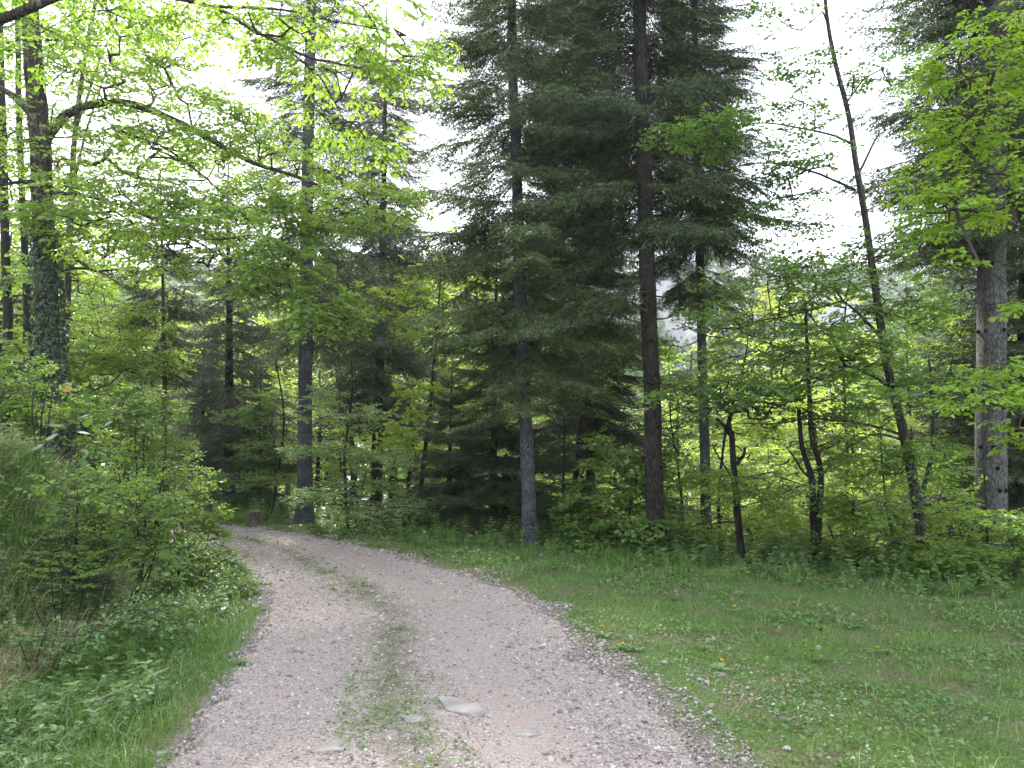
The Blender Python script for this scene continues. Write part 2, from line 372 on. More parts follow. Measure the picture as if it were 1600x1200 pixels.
def path_material():
    m, n = mat_new('path_gravel')
    t = nd(n, 'ShaderNodeTexCoord')
    a = nd(n, 'ShaderNodeAttribute', attribute_name='tint')      # 0 fine dust of the wheel tracks ... 1 mossy centre
    v = nd(n, 'ShaderNodeTexVoronoi'); v.inputs['Scale'].default_value = 85; n.links.new(t.outputs['Object'], v.inputs['Vector'])
    z = nd(n, 'ShaderNodeTexNoise'); z.inputs['Scale'].default_value = 5; z.inputs['Detail'].default_value = 8; z.inputs['Roughness'].default_value = .75; n.links.new(t.outputs['Object'], z.inputs['Vector'])
    z2 = nd(n, 'ShaderNodeTexNoise'); z2.inputs['Scale'].default_value = 150; z2.inputs['Detail'].default_value = 4; n.links.new(t.outputs['Object'], z2.inputs['Vector'])
    peb = ramp(n, v.outputs['Color'], [(0, (.125, .10, .09)), (.4, (.225, .187, .168)), (.8, (.315, .275, .253)), (1, (.42, .39, .365))])
    dust = ramp(n, z2.outputs['Fac'], [(.3, (.19, .147, .124)), (.6, (.285, .234, .205)), (.8, (.38, .338, .308))])
    x = nd(n, 'ShaderNodeMix', data_type='RGBA')
    f = nd(n, 'ShaderNodeMapRange'); f.inputs[1].default_value = .4; f.inputs[2].default_value = .6; n.links.new(z.outputs['Fac'], f.inputs[0])
    n.links.new(f.outputs[0], x.inputs[0]); n.links.new(peb, x.inputs[6]); n.links.new(dust, x.inputs[7])
    moss = ramp(n, z2.outputs['Fac'], [(.3, (.05, .05, .022)), (.55, (.10, .085, .05)), (.75, (.16, .125, .085))])
    ad = nd(n, 'ShaderNodeMath', operation='ADD'); n.links.new(z.outputs['Fac'], ad.inputs[0]); n.links.new(a.outputs['Fac'], ad.inputs[1])
    g = nd(n, 'ShaderNodeMapRange'); g.inputs[1].default_value = .95; g.inputs[2].default_value = 1.25; n.links.new(ad.outputs[0], g.inputs[0])
    y = nd(n, 'ShaderNodeMix', data_type='RGBA'); n.links.new(g.outputs[0], y.inputs[0]); n.links.new(x.outputs[2], y.inputs[6]); n.links.new(moss, y.inputs[7])
    p = nd(n, 'ShaderNodeBsdfPrincipled'); p.inputs['Roughness'].default_value = .95; p.inputs['Specular IOR Level'].default_value = .2
    n.links.new(y.outputs[2], p.inputs['Base Color'])
    bu = nd(n, 'ShaderNodeBump'); bu.inputs['Strength'].default_value = .8; bu.inputs['Distance'].default_value = .012
    n.links.new(v.outputs['Distance'], bu.inputs['Height']); n.links.new(bu.outputs[0], p.inputs['Normal'])
    o = nd(n, 'ShaderNodeOutputMaterial'); n.links.new(p.outputs[0], o.inputs[0]); return m

def grid_axis(lo, hi, n, core):
    t = np.linspace(-1, 1, n); k = 4.2
    a = np.sinh(k * t) / math.sinh(k)
    return a
gx = np.sinh(np.linspace(-4.6, 4.6, 420)) / math.sinh(4.6) * 420
gy = np.concatenate([np.linspace(-40, 1, 14)[:-1], np.linspace(1, 24, 300)[:-1], 24 + (np.sinh(np.linspace(0, 3.4, 130)) / math.sinh(3.4)) * 900])
X, Y_ = np.meshgrid(gx, gy)
Z = height(X, Y_)
sL, sR = polydist(X, Y_, LEFT), -polydist(X, Y_, RIGHT)
gravelness = (1 - sm((np.maximum(sL * 1.6, sR * np.where(Y_ < 6.2, .55, 1)) + .1) / .5)) * .8
gm = MB(); ny, nx = X.shape
ii = (np.arange(ny - 1)[:, None] * nx + np.arange(nx - 1)[None]).ravel()
Zg = Z - .035 * sm(-np.maximum(sL, sR) / .15)
gm.add(np.stack([X, Y_, Zg], -1).reshape(-1, 3), np.stack([ii, ii + 1, ii + nx + 1, ii + nx], -1), gravelness.ravel())
tag(gm.build('ground', ground_material(), smooth=True), kind='structure')

def edge_noise(y, seed): return .10 * vnoise(y, y * 0 + 3.3, 2.2, seed) + .06 * vnoise(y, y * 0 + 1.3, 7, seed + 1)
LP = smooth_path([(x, y, 0) for x, y in LEFT], .05); RP = smooth_path([(x, y, 0) for x, y in RIGHT], .05)
def resamp(P, n):
    s = np.concatenate([[0], np.cumsum(np.linalg.norm(np.diff(P, axis=0), axis=1))]); s /= s[-1]
    t = np.linspace(0, 1, n); return np.stack([np.interp(t, s, P[:, k]) for k in range(3)], 1)
def arc_at(P, ys):     # rows paired by matching y on the straight part, by share further on
    return np.stack([np.interp(ys, P[:, 1], P[:, 0]), ys], 1)
nrow = 520
La, Ra = resamp(LP, nrow), resamp(RP, nrow)
wL, wR = edge_noise(La[:, 1], 21), edge_noise(Ra[:, 1], 31)
W = norm(Ra - La); Lb, Rb = La - W * wL[:, None], Ra + W * wR[:, None]
U = np.linspace(0, 1, 44)
PX = Lb[:, None, :2] * (1 - U[None, :, None]) + Rb[:, None, :2] * U[None, :, None]
pz = height(PX[..., 0], PX[..., 1]) + .006
pz[:, 0] -= .03; pz[:, -1] -= .03
def midness(x, y):     # 1 along the grassy centre of the track
    a = polydist(x, y, LEFT); b = -polydist(x, y, RIGHT)
    w = np.abs(a) + np.abs(b); c = (-a) / w
    return np.exp(-((c - .45 - .04 * vnoise(x, y, .8, 44)) / .13) ** 2) * (a < 0) * (b < 0)
pt = midness(PX[..., 0], PX[..., 1]) * .65
pm = MB(); ii = (np.arange(nrow - 1)[:, None] * 44 + np.arange(43)[None]).ravel()
pm.add(np.concatenate([PX, pz[..., None]], -1).reshape(-1, 3), np.stack([ii, ii + 1, ii + 45, ii + 44], -1), pt.ravel())
tag(pm.build('path', path_material(), smooth=True), kind='structure')

# ------------------------------------------------------------------ leaf and branch templates
def leaf_simple(w=.62, fold=.10):
    v = np.array([(0, 0, 0), (.28, -w / 2, fold), (.72, -w * .38, fold * .8), (1, 0, -.04), (.72, w * .38, fold * .8), (.28, w / 2, fold)])
    return v, np.array([(0, 1, 2, 3), (0, 3, 4, 5)])
def leaf_lobed():
    mx_ = np.array([0, .22, .42, .62, .82, 1.0]); ww = np.array([.03, .17, .09, .27, .15, .02])
    xx = mx_ + np.array([0, .08, -.02, .10, 0, 0])
    v = [(m, 0, -.10 * m * m) for m in mx_] + [(x, -w, .05 - .1 * x * x) for x, w in zip(xx, ww)] + [(x, w, .05 - .1 * x * x) for x, w in zip(xx, ww)]
    f = [(i, 6 + i, 7 + i, i + 1) for i in range(5)] + [(i, i + 1, 13 + i, 12 + i) for i in range(5)]
    return np.array(v), np.array(f)
def leaf_big():
    xs = np.linspace(0, 1, 6); w = np.array([.02, .25, .33, .28, .14, 0.0])
    v = [(x, 0, -.18 * x * x) for x in xs] + [(x, -q, .07 - .2 * x * x - .1 * q) for x, q in zip(xs, w)] + [(x, q, .07 - .2 * x * x - .1 * q) for x, q in zip(xs, w)]
    f = [(i, 6 + i, 7 + i, i + 1) for i in range(5)] + [(i, i + 1, 13 + i, 12 + i) for i in range(5)]
    return np.array(v), np.array(f)
LS, LL, LB = leaf_simple(), leaf_lobed(), leaf_big()

def spray(rng, length=.42, leaf=.065, shape=LS, dens=1.0, flat=.35, droop=.12):
    """a leafy twig along +x lying roughly flat: (leaf verts, faces, tints, twig segments)"""
    mb = MB(); A, B, ra, rb = [], [], [], []; pos, dr, up, sz, ti = [], [], [], [], []
    def run(p, d, L, lvl):
        n = max(2, int(L / (leaf * .75) * dens)); step = L / n; q = np.array(p, float)
        for i in range(n):
            d2 = norm(d + rng.normal(0, .10, 3) + np.array([0, 0, -droop * (i + 1) / n * .5]))
            q2 = q + d2 * step
            A.append(q); B.append(q2); ra.append(.0035 if lvl == 0 else .002); rb.append(.003 if lvl == 0 else .0014)
            side = 1 if i % 2 else -1
            lat = norm(np.cross([0, 0, 1.0], d2)) * side
            if lvl == 0 and i < n - 1 and rng.random() < .75:
                run(q2, norm(d2 * rng.uniform(.6, 1) + lat * rng.uniform(.6, 1.1) + rng.normal(0, .12, 3)), L * rng.uniform(.3, .55) * (1 - .5 * i / n), 1)
            for s_ in ((side,) if lvl == 0 else (side, -side) if rng.random() < .35 else (side,)):
                ld = norm(d2 * .7 + lat * s_ * side * rng.uniform(.6, 1.2) + np.array([0, 0, rng.normal(-.15, .22)]))
                pos.append(q2); dr.append(ld); up.append(norm(np.array([0, 0, 1.0]) + rng.normal(0, flat, 3))); sz.append(leaf * rng.uniform(.65, 1.15)); ti.append(rng.normal(0, .16))
            q, d = q2, d2
        pos.append(q); dr.append(d); up.append(norm(np.array([0, 0, 1.0]) + rng.normal(0, flat, 3))); sz.append(leaf); ti.append(.15)
    run((0, 0, 0), np.array([1.0, 0, .08]), length, 0)
    mb.place(shape[0], shape[1], np.array(pos), frame(dr, np.array(up)), np.array(sz), np.array(ti))
    return (np.concatenate(mb.v).astype(float), mb.f[0], np.concatenate(mb.t).astype(float), (np.array(A), np.array(B), np.array(ra), np.array(rb)))

rgT = np.random.default_rng(11)
SPR = {
    'beech': [spray(rgT, .44, .062) for _ in range(5)],
    'fine': [spray(rgT, .40, .046, dens=1.0) for _ in range(4)],
    'oak': [spray(rgT, .36, .085, LL, flat=.55, droop=.3) for _ in range(6)],
    'oakfar': [spray(rgT, .42, .075, leaf_simple(.5, .06), flat=.6, droop=.3) for _ in range(4)],
    'maple': [spray(rgT, .45, .095, leaf_simple(.85, .1), dens=1.0, flat=.5, droop=.3) for _ in range(4)],
    'far': [spray(rgT, .7, .13, leaf_simple(.7, .1), dens=1.0, flat=.5) for _ in range(4)],
    'shrub': [spray(rgT, .26, .05, leaf_simple(.66, .1), flat=.5) for _ in range(5)],
}

def grow(rng, wood, leaves, skel, targets, kind, rtip=.006, leafy=3, tint=.5, tintvar=.2, spscale=1.0, seg=.32, rise=.15, pitch=-.08, maxr=.05, alpha=.45, lsides=4, sun_side=0):
    """grow branches from the skeleton points (K,3) to every target and dress their ends with leafy twigs"""
    N = [p for p in skel]; par = [-1] * len(N); root_n = len(N)
    arr = np.zeros((len(N) + len(targets) * 14 + 10, 3)); arr[:len(N)] = skel; cnt = len(N)
    dmin = np.array([np.min(np.linalg.norm(skel - t, axis=1)) for t in targets])
    ends = []
    for ti in np.argsort(dmin):
        t = targets[ti]; d = t - arr[:cnt]; L = np.linalg.norm(d, axis=1)
        cost = L + .9 * np.maximum(-d[:, 2] - .25 * L, 0)
        cost[:root_n] += .12
        b = int(np.argmin(cost)); l = L[b]
        if l < .05: continue
        k = int(max(1, min(12, round(l / seg)))); p0 = arr[b].copy()
        ctrl = p0 + (t - p0) * .5 + np.array([0, 0, rise * l]) + rng.normal(0, .05 * l, 3)
        prev = b
        for q in range(1, k + 1):
            u = q / k
            p = (1 - u) ** 2 * p0 + 2 * u * (1 - u) * ctrl + u * u * t + (rng.normal(0, .025, 3) if q < k else 0)
            arr[cnt] = p; par.append(prev); prev = cnt; cnt += 1
        ends.append(prev)
    par = np.array(par); w = np.zeros(cnt); w[ends] = 1
    for i in range(cnt - 1, root_n - 1, -1): w[par[i]] += w[i]
    idx = np.arange(root_n, cnt)
    if len(idx) == 0: return
    r = np.minimum(rtip * np.maximum(w, 1) ** alpha, maxr)
    pi = par[idx]; rp = np.where(pi < root_n, r[idx] * 1.15, r[pi]); rp = np.minimum(rp, r[idx] * 1.5)
    segs(wood, arr[pi], arr[idx], rp, r[idx], lsides)
    T = SPR[kind]; pos, dr, tv = [], [], []
    term = [i for i in idx if w[i] <= 3]
    for i in term:
        d = arr[i] - arr[par[i]]; 
        for c in range(leafy if w[i] <= 1 else max(1, leafy - 1)):
            h = np.array([d[0], d[1], 0]); h = h / (np.linalg.norm(h) + 1e-6)
            a = rng.normal(0, .8); h = np.array([h[0] * math.cos(a) - h[1] * math.sin(a), h[0] * math.sin(a) + h[1] * math.cos(a), pitch + rng.normal(0, .18)])
            pos.append(arr[i] - d * rng.random()); dr.append(norm(h)); tv.append(tint + rng.normal(0, tintvar * .5))
    pos, dr, tv = np.array(pos), np.array(dr), np.array(tv)
    tv = tv + .10 * np.sin(pos[:, 0] * 1.7 + pos[:, 2] * 2.3 + rng.random() * 6)
    ch = rng.integers(0, len(T), len(pos)); F = frame(dr, norm(np.array([0, 0, 1.0]) + rng.normal(0, .15, (len(pos), 3))))
    s_ = spscale * rng.uniform(.75, 1.2, len(pos))
    for k in range(len(T)):
        m = ch == k
        if not m.any(): continue
        leaves.place(T[k][0], T[k][1], pos[m], F[m], s_[m], tv[m], T[k][2])
        A, B, ra, rb = T[k][3]; n = len(A)
        PA = np.einsum('kij,vj->kvi', F[m], A) * s_[m][:, None, None] + pos[m][:, None]
        PB = np.einsum('kij,vj->kvi', F[m], B) * s_[m][:, None, None] + pos[m][:, None]
        keep = ra > .003
        segs(wood, PA[:, keep].reshape(-1, 3), PB[:, keep].reshape(-1, 3), .0035, .0025, 3)

DENS = 1.5
def blob_targets(rng, blobs):
    """blobs: (px, py, Y, rx, ry, rz, n) in metres around the point seen at (px, py)"""
    out = []
    for px, py, Y, rx, ry, rz, n in blobs:
        n = int(n * DENS)
        d = randdir(rng, n) * (rng.random(n) ** .4)[:, None]
        out.append(at(px, py, Y) + d * np.array([rx, ry, rz]))
    return np.concatenate(out)

def pxpath(P, Y):
    """polyline of (px, py[, Y]) in the photograph -> world points"""
    return np.array([at(p[0], p[1], p[2] if len(p) > 2 else Y) for p in P])

def fir_branch(rng, L=2.3, need=.021, nlen=.044, nw=.018, drop=.18, sub=True, hang=0.0, curl=.25, dens=1.0):
    """one conifer branch along +x: needle triangles and wood segments"""
    A, B = [], []; WA, WB, wr = [], [], []
    n = int(L / .12); xs = np.linspace(0, L, n + 1)
    zz = -drop * L * (xs / L) + curl * L * (xs / L) ** 2 * .5 + np.cumsum(rng.normal(0, .006, n + 1)); yy = np.cumsum(rng.normal(0, .012, n + 1))
    ax = np.stack([xs, yy, zz], 1)
    WA += list(ax[:-1]); WB += list(ax[1:]); wr += list(.003 + .009 * (1 - xs[:-1] / L) * L / 2.3)
    s = .10 * L
    while s < L:
        i = min(int(s / L * n), n - 1); p = ax[i] + (ax[i + 1] - ax[i]) * (s / L * n - i)
        for sd_ in (-1, 1):
            if rng.random() > dens: continue
            l = min((.50 * (L - s) + .12) * rng.uniform(.6, 1.15), .75)
            a = R(rng.uniform(42, 66)); d = np.array([math.cos(a), sd_ * math.sin(a), rng.normal(-.06 - hang * .6, .22)]); d = norm(d)
            m = max(2, int(l / .11)); q = p
            for k in range(m):
                d = norm(d + np.array([.05, 0, -hang * .25 + rng.normal(0, .05)])); q2 = q + d * (l / m)
                A.append(q); B.append(q2)
                if k < m - 1 or m == 2:
                    for s2 in (-1, 1):
                        l2 = min(.30 * (l - k * l / m) + .05, .2) * rng.uniform(.7, 1.2)
                        lat = norm(np.cross([0, 0, 1.0], d)) * s2
                        d3 = norm(d * .7 + lat * .75 + np.array([0, 0, rng.normal(-.05, .12) - hang]))
                        A.append(q2); B.append(q2 + d3 * l2)
                q = q2
            WA.append(p); WB.append(q); wr.append(.0035)
        s += .085 * rng.uniform(.7, 1.3)
    A.append(ax[-2]); B.append(ax[-1] + (ax[-1] - ax[-2]) * .6)
    A, B = np.array(A), np.array(B); l = np.linalg.norm(B - A, axis=1)
    cnt = np.maximum(2, (l / need).astype(int)); ix = np.repeat(np.arange(len(A)), cnt)
    u = rng.random(len(ix)); D = norm(B - A)[ix]; P = A[ix] + (B - A)[ix] * u[:, None]
    lat = norm(np.cross(D, rng.normal(size=D.shape) * np.array([.5, .5, 1.0])))
    nd_ = norm(D * .75 + lat * .85); Lr = nlen * rng.uniform(.75, 1.2, len(ix))
    wv = norm(np.cross(nd_, rng.normal(size=D.shape))) * nw * .5
    V = np.stack([P - wv, P + wv, P + nd_ * Lr[:, None]], 1).reshape(-1, 3)
    F = np.arange(len(V)).reshape(-1, 3)
    # new growth at the tips is lighter
    tipness = np.clip((u - .55) * 1.2, 0, 1)
    cl = rng.normal(0, .16, len(A))[ix]
    t = np.repeat((rng.normal(0, .08, len(ix)) + cl + .22 * tipness), 3)
    return V, F, t, (np.array(WA), np.array(WB), np.array(wr))

rgF = np.random.default_rng(5)
FB = {
    'fir': [fir_branch(rgF, 2.3, hang=.22, need=.019) for _ in range(6)],
    'sparse': [fir_branch(rgF, 2.3, dens=.7, drop=.25, hang=.3, need=.021) for _ in range(5)],
    'spruce': [fir_branch(rgF, 2.2, drop=.3, hang=.6, curl=.35, need=.022) for _ in range(5)],
    'small': [fir_branch(rgF, 1.1, need=.012, nlen=.026, nw=.006, drop=.1, hang=.05) for _ in range(5)],
    'far': [fir_branch(rgF, 2.3, need=.05, nlen=.06, nw=.011, dens=.8) for _ in range(4)],
}

def conifer(name, label, cat, group, px, py, Y, trunk, r0, zcrown, ztop, Lmax, kind='fir', dens=1.0, mat='needle', bark='bark_fir', seed=1, tint=.5, dead=0, knots=0, low=None, prof=.35, elev=(-8, 25), hgt=None, azr=None, rtop=None, front=0):
    """trunk: polyline of photograph pixels from the base up; crown from zcrown to ztop (metres above base)"""
    rng = np.random.default_rng(seed)
    T = pxpath(trunk, Y); zg = h1(T[0][0], T[0][1]); base = np.array([T[0][0], T[0][1], zg]); T[0][2] = zg - .15
    d = norm(T[-1] - T[-2]); d = norm(d * .35 + np.array([0, 0, 1.0]))
    H = hgt or (ztop + 1.0)
    top = T[-1] + d * max(0.3, (zg + H - T[-1][2]) / d[2]); P = smooth_path(np.vstack([T, top[None]]), .3)
    s = (P[:, 2] - zg) / max(H, P[-1, 2] - zg)
    rt = rtop if rtop is not None else .10
    r = r0 * (1 - (1 - rt) * np.clip(s, 0, 1)) * (1 + .6 * np.exp(-np.maximum(P[:, 2] - zg, 0) / .22)); r[-1] = r0 * rt * .5
    root = thing(name, label, cat, base, group)
    tr = MB(); tube(tr, P, r, 16, rng, .045)
    def axis(z):
        i = np.argmin(np.abs(P[:, 2] - (zg + z))); return P[i], r[i]
    for k in range(knots):
        z = rng.uniform(.3, zcrown + .8); c, rr = axis(z); a = rng.uniform(0, 2 * math.pi); dd = np.array([math.cos(a), math.sin(a), .1])
        tube(tr, np.array([c + dd * rr * .85, c + dd * rr * 1.12]), [.035 * r0 / .16, .018 * r0 / .16], 6, tint=.0)
    for k in range(dead):
        z = rng.uniform(.15 * zcrown + .6, zcrown + 1.0); c, rr = axis(z); a = rng.uniform(0, 2 * math.pi); l = rng.uniform(.25, 1.3)
        q = [c + np.array([math.cos(a), math.sin(a), 0]) * rr * .8]
        for i in range(6): q.append(q[-1] + norm(np.array([math.cos(a), math.sin(a), -.15 + .12 * i + rng.normal(0, .12)]) + rng.normal(0, .12, 3)) * l / 6)
        tube(tr, q, np.linspace(.014, .004, 7) * (r0 / .16) ** .4, 5, tint=.35)
        for i in (2, 3, 4):
            e = norm(q[i + 1] - q[i] + rng.normal(0, .6, 3) * .2); segs(tr, [q[i]], [q[i] + e * .22 * l], .004, .002, 4, .35)
    tr.build('trunk', M[bark], root, smooth=True)
    W, Nn = MB(), MB(); TB = FB[kind]; L0 = 1.1 if kind == 'small' else 2.3
    pos, dr, sc2 = [], [], []; z = zcrown
    while z < ztop:
        s_ = (z - zcrown) / max(ztop - zcrown, .1)
        c, rr = axis(z); nb = rng.integers(6, 10); a0 = rng.uniform(0, 6.28)
        full = 1 - (1 - prof) * s_
        for k in range(nb):
            if rng.random() > dens: continue
            a = a0 + k * 6.283 / nb + rng.normal(0, .2)
            if front and math.sin(a) < -.45 and rng.random() < front: continue
            if azr is not None and rng.random() < azr[1] and math.cos(a - azr[0]) < 0: continue
            e = R(elev[0] + (elev[1] - elev[0]) * s_ + rng.normal(0, 6))
            l = Lmax * full * rng.uniform(.7, 1.12) * (1 if s_ > .12 else .75 + 2 * s_)
            pos.append(c + rng.normal(0, .05, 3) * np.array([0, 0, 1])); dr.append([math.cos(a) * math.cos(e), math.sin(a) * math.cos(e), math.sin(e)]); sc2.append(l / L0)
        z += (.25 if kind != 'small' else .16) * rng.uniform(.75, 1.3)
    if low is not None:
        for (z, adeg, l, e) in low:
            c, rr = axis(z); pos.append(c); dr.append([math.cos(R(adeg)) * math.cos(R(e)), math.sin(R(adeg)) * math.cos(R(e)), math.sin(R(e))]); sc2.append(l / L0)
    pos, dr, sc2 = np.array(pos), np.array(dr), np.array(sc2)
    F = frame(dr, norm(np.array([0, 0, 1.0]) + rng.normal(0, .12, (len(pos), 3)))); ch = rng.integers(0, len(TB), len(pos))
    for k in range(len(TB)):
        m = ch == k
        if not m.any(): continue
        S3 = np.stack([sc2[m], sc2[m] * rng.uniform(.8, 1.15, m.sum()), sc2[m]], 1)
        Nn.place(TB[k][0], TB[k][1], pos[m], F[m], S3, tint + rng.normal(0, .09, m.sum()), TB[k][2])
        A, B, wr = TB[k][3]
        PA = np.einsum('kij,kvj->kvi', F[m], A[None] * S3[:, None]) + pos[m][:, None]
        PB = np.einsum('kij,kvj->kvi', F[m], B[None] * S3[:, None]) + pos[m][:, None]
        ww = (wr[None] * np.sqrt(sc2[m])[:, None]).ravel(); segs(W, PA.reshape(-1, 3), PB.reshape(-1, 3), ww, ww * .8, 3)
    W.build('branches', M['twig'], root); Nn.build('crown', M[mat], root)
    return root

def broadleaf(name, label, cat, group, Y, stems, blobs, kind, mat, bark, seed=1, tint=.5, leafy=3, limbs=(), spscale=1.0, base=None, tintvar=.2, rtip=.006, pitch=-.08, smin=.4, extra=None, rise=.15, flare=.5, build=True, maxr=.05, rough=.06):
    """stems / limbs: (polyline px, r0, r1); the first point of the first stem is the base on the ground"""
    rng = np.random.default_rng(seed)
    root = None; tr = MB(); sk = []
    for k, (P, r0, r1) in enumerate(stems):
        Q = pxpath(P, Y)
        if k == 0:
            zg = h1(Q[0][0], Q[0][1]); Q[0][2] = zg - .12
            root = thing(name, label, cat, (Q[0][0], Q[0][1], zg) if base is None else base, group)
        Q = smooth_path(Q, .15); rr = np.linspace(r0, r1, len(Q))
        if k == 0: rr = rr * (1 + flare * np.exp(-np.arange(len(Q)) * .15 / .16))
        tube(tr, Q, rr, 12 if r0 > .05 else 8, rng, rough); m = Q[:, 2] > zg + smin; sk.append(Q[m])
    for P, r0, r1 in limbs:
        Q = smooth_path(pxpath(P, Y), .12); Q = Q + np.cumsum(rng.normal(0, .006, Q.shape), 0); Q[0] = Q[0]
        tube(tr, Q, np.linspace(r0, r1, len(Q)), 8, rng, rough); sk.append(Q[2:])
    tr.build('trunk', M[bark], root, smooth=True)
    W, L = MB(), MB(); tg = blob_targets(rng, blobs)
    grow(rng, W, L, np.concatenate(sk), tg, kind, tint=tint, leafy=leafy, spscale=spscale, tintvar=tintvar, rtip=rtip, pitch=pitch, rise=rise, maxr=maxr)
    W.build('branches', M['twig'], root); L.build('crown', M[mat], root)
    root['_n'] = L.n
    return root

# ------------------------------------------------------------------ conifers along the forest edge
GC = 'tall conifers along the forest edge'
conifer('fir_tree', 'grey trunked fir rising beside the bend of the gravel path', 'fir tree', GC, 475, 815, 17.2,
        [(476, 815), (477, 620), (479, 450), (480, 300), (483, 150), (486, 20)], .16, 4.0, 12.6, 2.4, 'sparse', .85, seed=3, tint=.45, dead=14, knots=14, prof=.6, elev=(-14, 6), rtop=.5, hgt=17, front=.8)
conifer('fir_tree', 'blue grey trunked fir with dark branch scars, lit trunk bare to head height, mid picture', 'fir tree', GC, 828, 850, 13.3,
        [(829, 850), (823, 700), (816, 560), (812, 420), (805, 200), (800, 60)], .118, 3.0, 11.6, 2.5, 'fir', .72, seed=8, tint=.6, dead=10, knots=26, prof=.62, elev=(-16, 4), rtop=.45, hgt=16, front=.35,
        low=[(2.5, 200, 1.4, -16), (2.6, 340, 1.5, -18), (2.45, 20, 1.0, -10), (2.7, 150, 1.5, -20), (2.9, 265, 1.5, -22), (3.1, 250, 1.6, -22)])
conifer('fir_tree', 'tall dark brown trunked fir with dense black green crown in the middle of the edge', 'fir tree', GC, 1024, 860, 12.5,
        [(1026, 868), (1022, 760), (1018, 600), (1010, 400), (1006, 250), (1000, 60)], .142, 5.0, 11.8, 2.6, 'fir', .88, bark='bark_brown', seed=12, tint=.42, dead=12, knots=16, prof=.75, elev=(-14, 6), rtop=.5, hgt=17, front=.75,
        low=[(4.3, 185, 2.3, -20), (4.4, 150, 2.2, -22), (4.2, 210, 2.0, -24), (3.7, 180, 1.6, -25)])
conifer('fir_tree', 'slim grey fir with a thin ragged crown behind the dark brown trunk', 'fir tree', GC, 1103, 866, 13.6,
        [(1104, 868), (1101, 700), (1097, 560), (1094, 420), (1090, 250), (1086, 80)], .09, 4.7, 11.3, 1.45, 'fir', .85, seed=15, tint=.55, dead=9, knots=12, prof=.75, elev=(-22, 0), rtop=.4, hgt=14)
conifer('old_fir_tree', 'thick old grey fir trunk with black branch scars at the right side', 'fir tree', GC, 1548, 860, 11.6,
        [(1548, 870), (1548, 700), (1549, 520), (1550, 380), (1554, 200), (1556, 30)], .205, 5.0, 10.8, 2.2, 'fir', .95, bark='bark_big', seed=21, tint=.45, dead=8, knots=26, prof=.9, elev=(-12, 4), rtop=.6, hgt=17, front=.8,
        low=[(5.6, 170, 2.2, -18), (6.1, 185, 2.3, -14), (6.6, 165, 2.2, -10), (7.1, 190, 2.4, -8)])
conifer('thin_spruce', 'thin reddish spruce pole rising behind the left bank', 'spruce tree', GC, 258, 790, 15.8,
        [(258, 760), (257, 600), (254, 420), (250, 260)], .065, 3.2, 6.8, 1.5, 'spruce', .7, mat='spruce', bark='bark_red', seed=25, tint=.4, dead=14, knots=5, prof=.5, elev=(-18, 20), rtop=.12, hgt=7.1)
conifer('spruce_tree', 'dark spruce with drooping boughs between the thin pole and the grey fir', 'spruce tree', GC, 358, 800, 21,
        [(358, 800), (358, 620), (358, 480), (356, 320)], .15, 1.6, 9.0, 2.5, 'sparse', .9, mat='spruce', bark='bark_dark', seed=29, tint=.35, dead=10, prof=.2, elev=(-14, 22), hgt=9.3)
GB = 'dark firs standing behind the forest edge'
conifer('fir_tree', 'dark trunked fir with grey hanging boughs behind the pale green beech', 'fir tree', GB, 592, 800, 22,
        [(588, 800), (590, 660), (594, 560), (598, 400)], .17, 3.4, 13.5, 2.7, 'sparse', .9, mat='spruce', bark='bark_dark', seed=33, tint=.45, dead=8, prof=.5, elev=(-16, 4), hgt=15)
conifer('spruce_tree', 'bushy low dark spruce below the middle firs, boughs to the ground', 'spruce tree', GB, 700, 850, 16.2,
        [(700, 850), (702, 760), (704, 660), (706, 600)], .07, .25, 3.3, 1.5, 'spruce', 1.0, mat='needle', bark='bark_dark', seed=37, tint=.18, prof=.2, elev=(-5, 30), hgt=3.7)
conifer('fir_tree', 'dark young fir with boughs to the ground just left of the blue grey trunk', 'fir tree', GB, 770, 850, 15.4,
        [(770, 850), (771, 740), (772, 640), (775, 500)], .085, .4, 5.6, 1.75, 'fir', 1.0, bark='bark_dark', seed=41, tint=.26, prof=.25, elev=(-8, 22), hgt=6)
conifer('fir_tree', 'dark fir with brown bare hanging boughs between the two tallest trunks', 'fir tree', GB, 920, 840, 17,
        [(924, 840), (922, 700), (920, 560), (915, 430)], .12, 2.4, 11, 2.1, 'fir', 1.0, mat='spruce', bark='bark_brown', seed=45, tint=.35, dead=18, prof=.6, elev=(-16, 4), hgt=11)
conifer('fir_tree', 'low bluish green fir sapling between the two tallest trunks', 'fir tree', GB, 880, 855, 14.6,
        [(880, 855), (880, 760), (882, 700)], .04, .3, 2.3, 1.2, 'small', 1.0, mat='newfir', bark='bark_dark', seed=49, tint=.25, prof=.2, elev=(0, 25), hgt=2.6)
conifer('spruce_tree', 'black spruce with layered shelves of boughs behind the thick right trunk', 'spruce tree', GB, 1500, 850, 17,
        [(1502, 850), (1502, 700), (1503, 560), (1504, 400)], .15, 1.0, 7.2, 2.1, 'fir', .95, bark='bark_dark', seed=53, tint=.3, prof=.35, elev=(-8, 14), hgt=8)
conifer('spruce_tree', 'black spruce at the right edge of the picture behind the thick trunk', 'spruce tree', GB, 1595, 860, 14.5,
        [(1597, 870), (1597, 700), (1598, 500), (1600, 300)], .14, 1.2, 10.5, 2.2, 'fir', .95, bark='bark_dark', seed=57, tint=.3, prof=.6, elev=(-8, 10), hgt=12)
conifer('fir_tree', 'small dark fir behind the tree stump at the far bend', 'fir tree', GB, 405, 800, 20.5,
        [(405, 806), (405, 740), (406, 660)], .06, .4, 3.4, 1.7, 'fir', .9, mat='newfir', bark='bark_dark', seed=61, tint=.22, prof=.2, elev=(-4, 25), hgt=3.8)
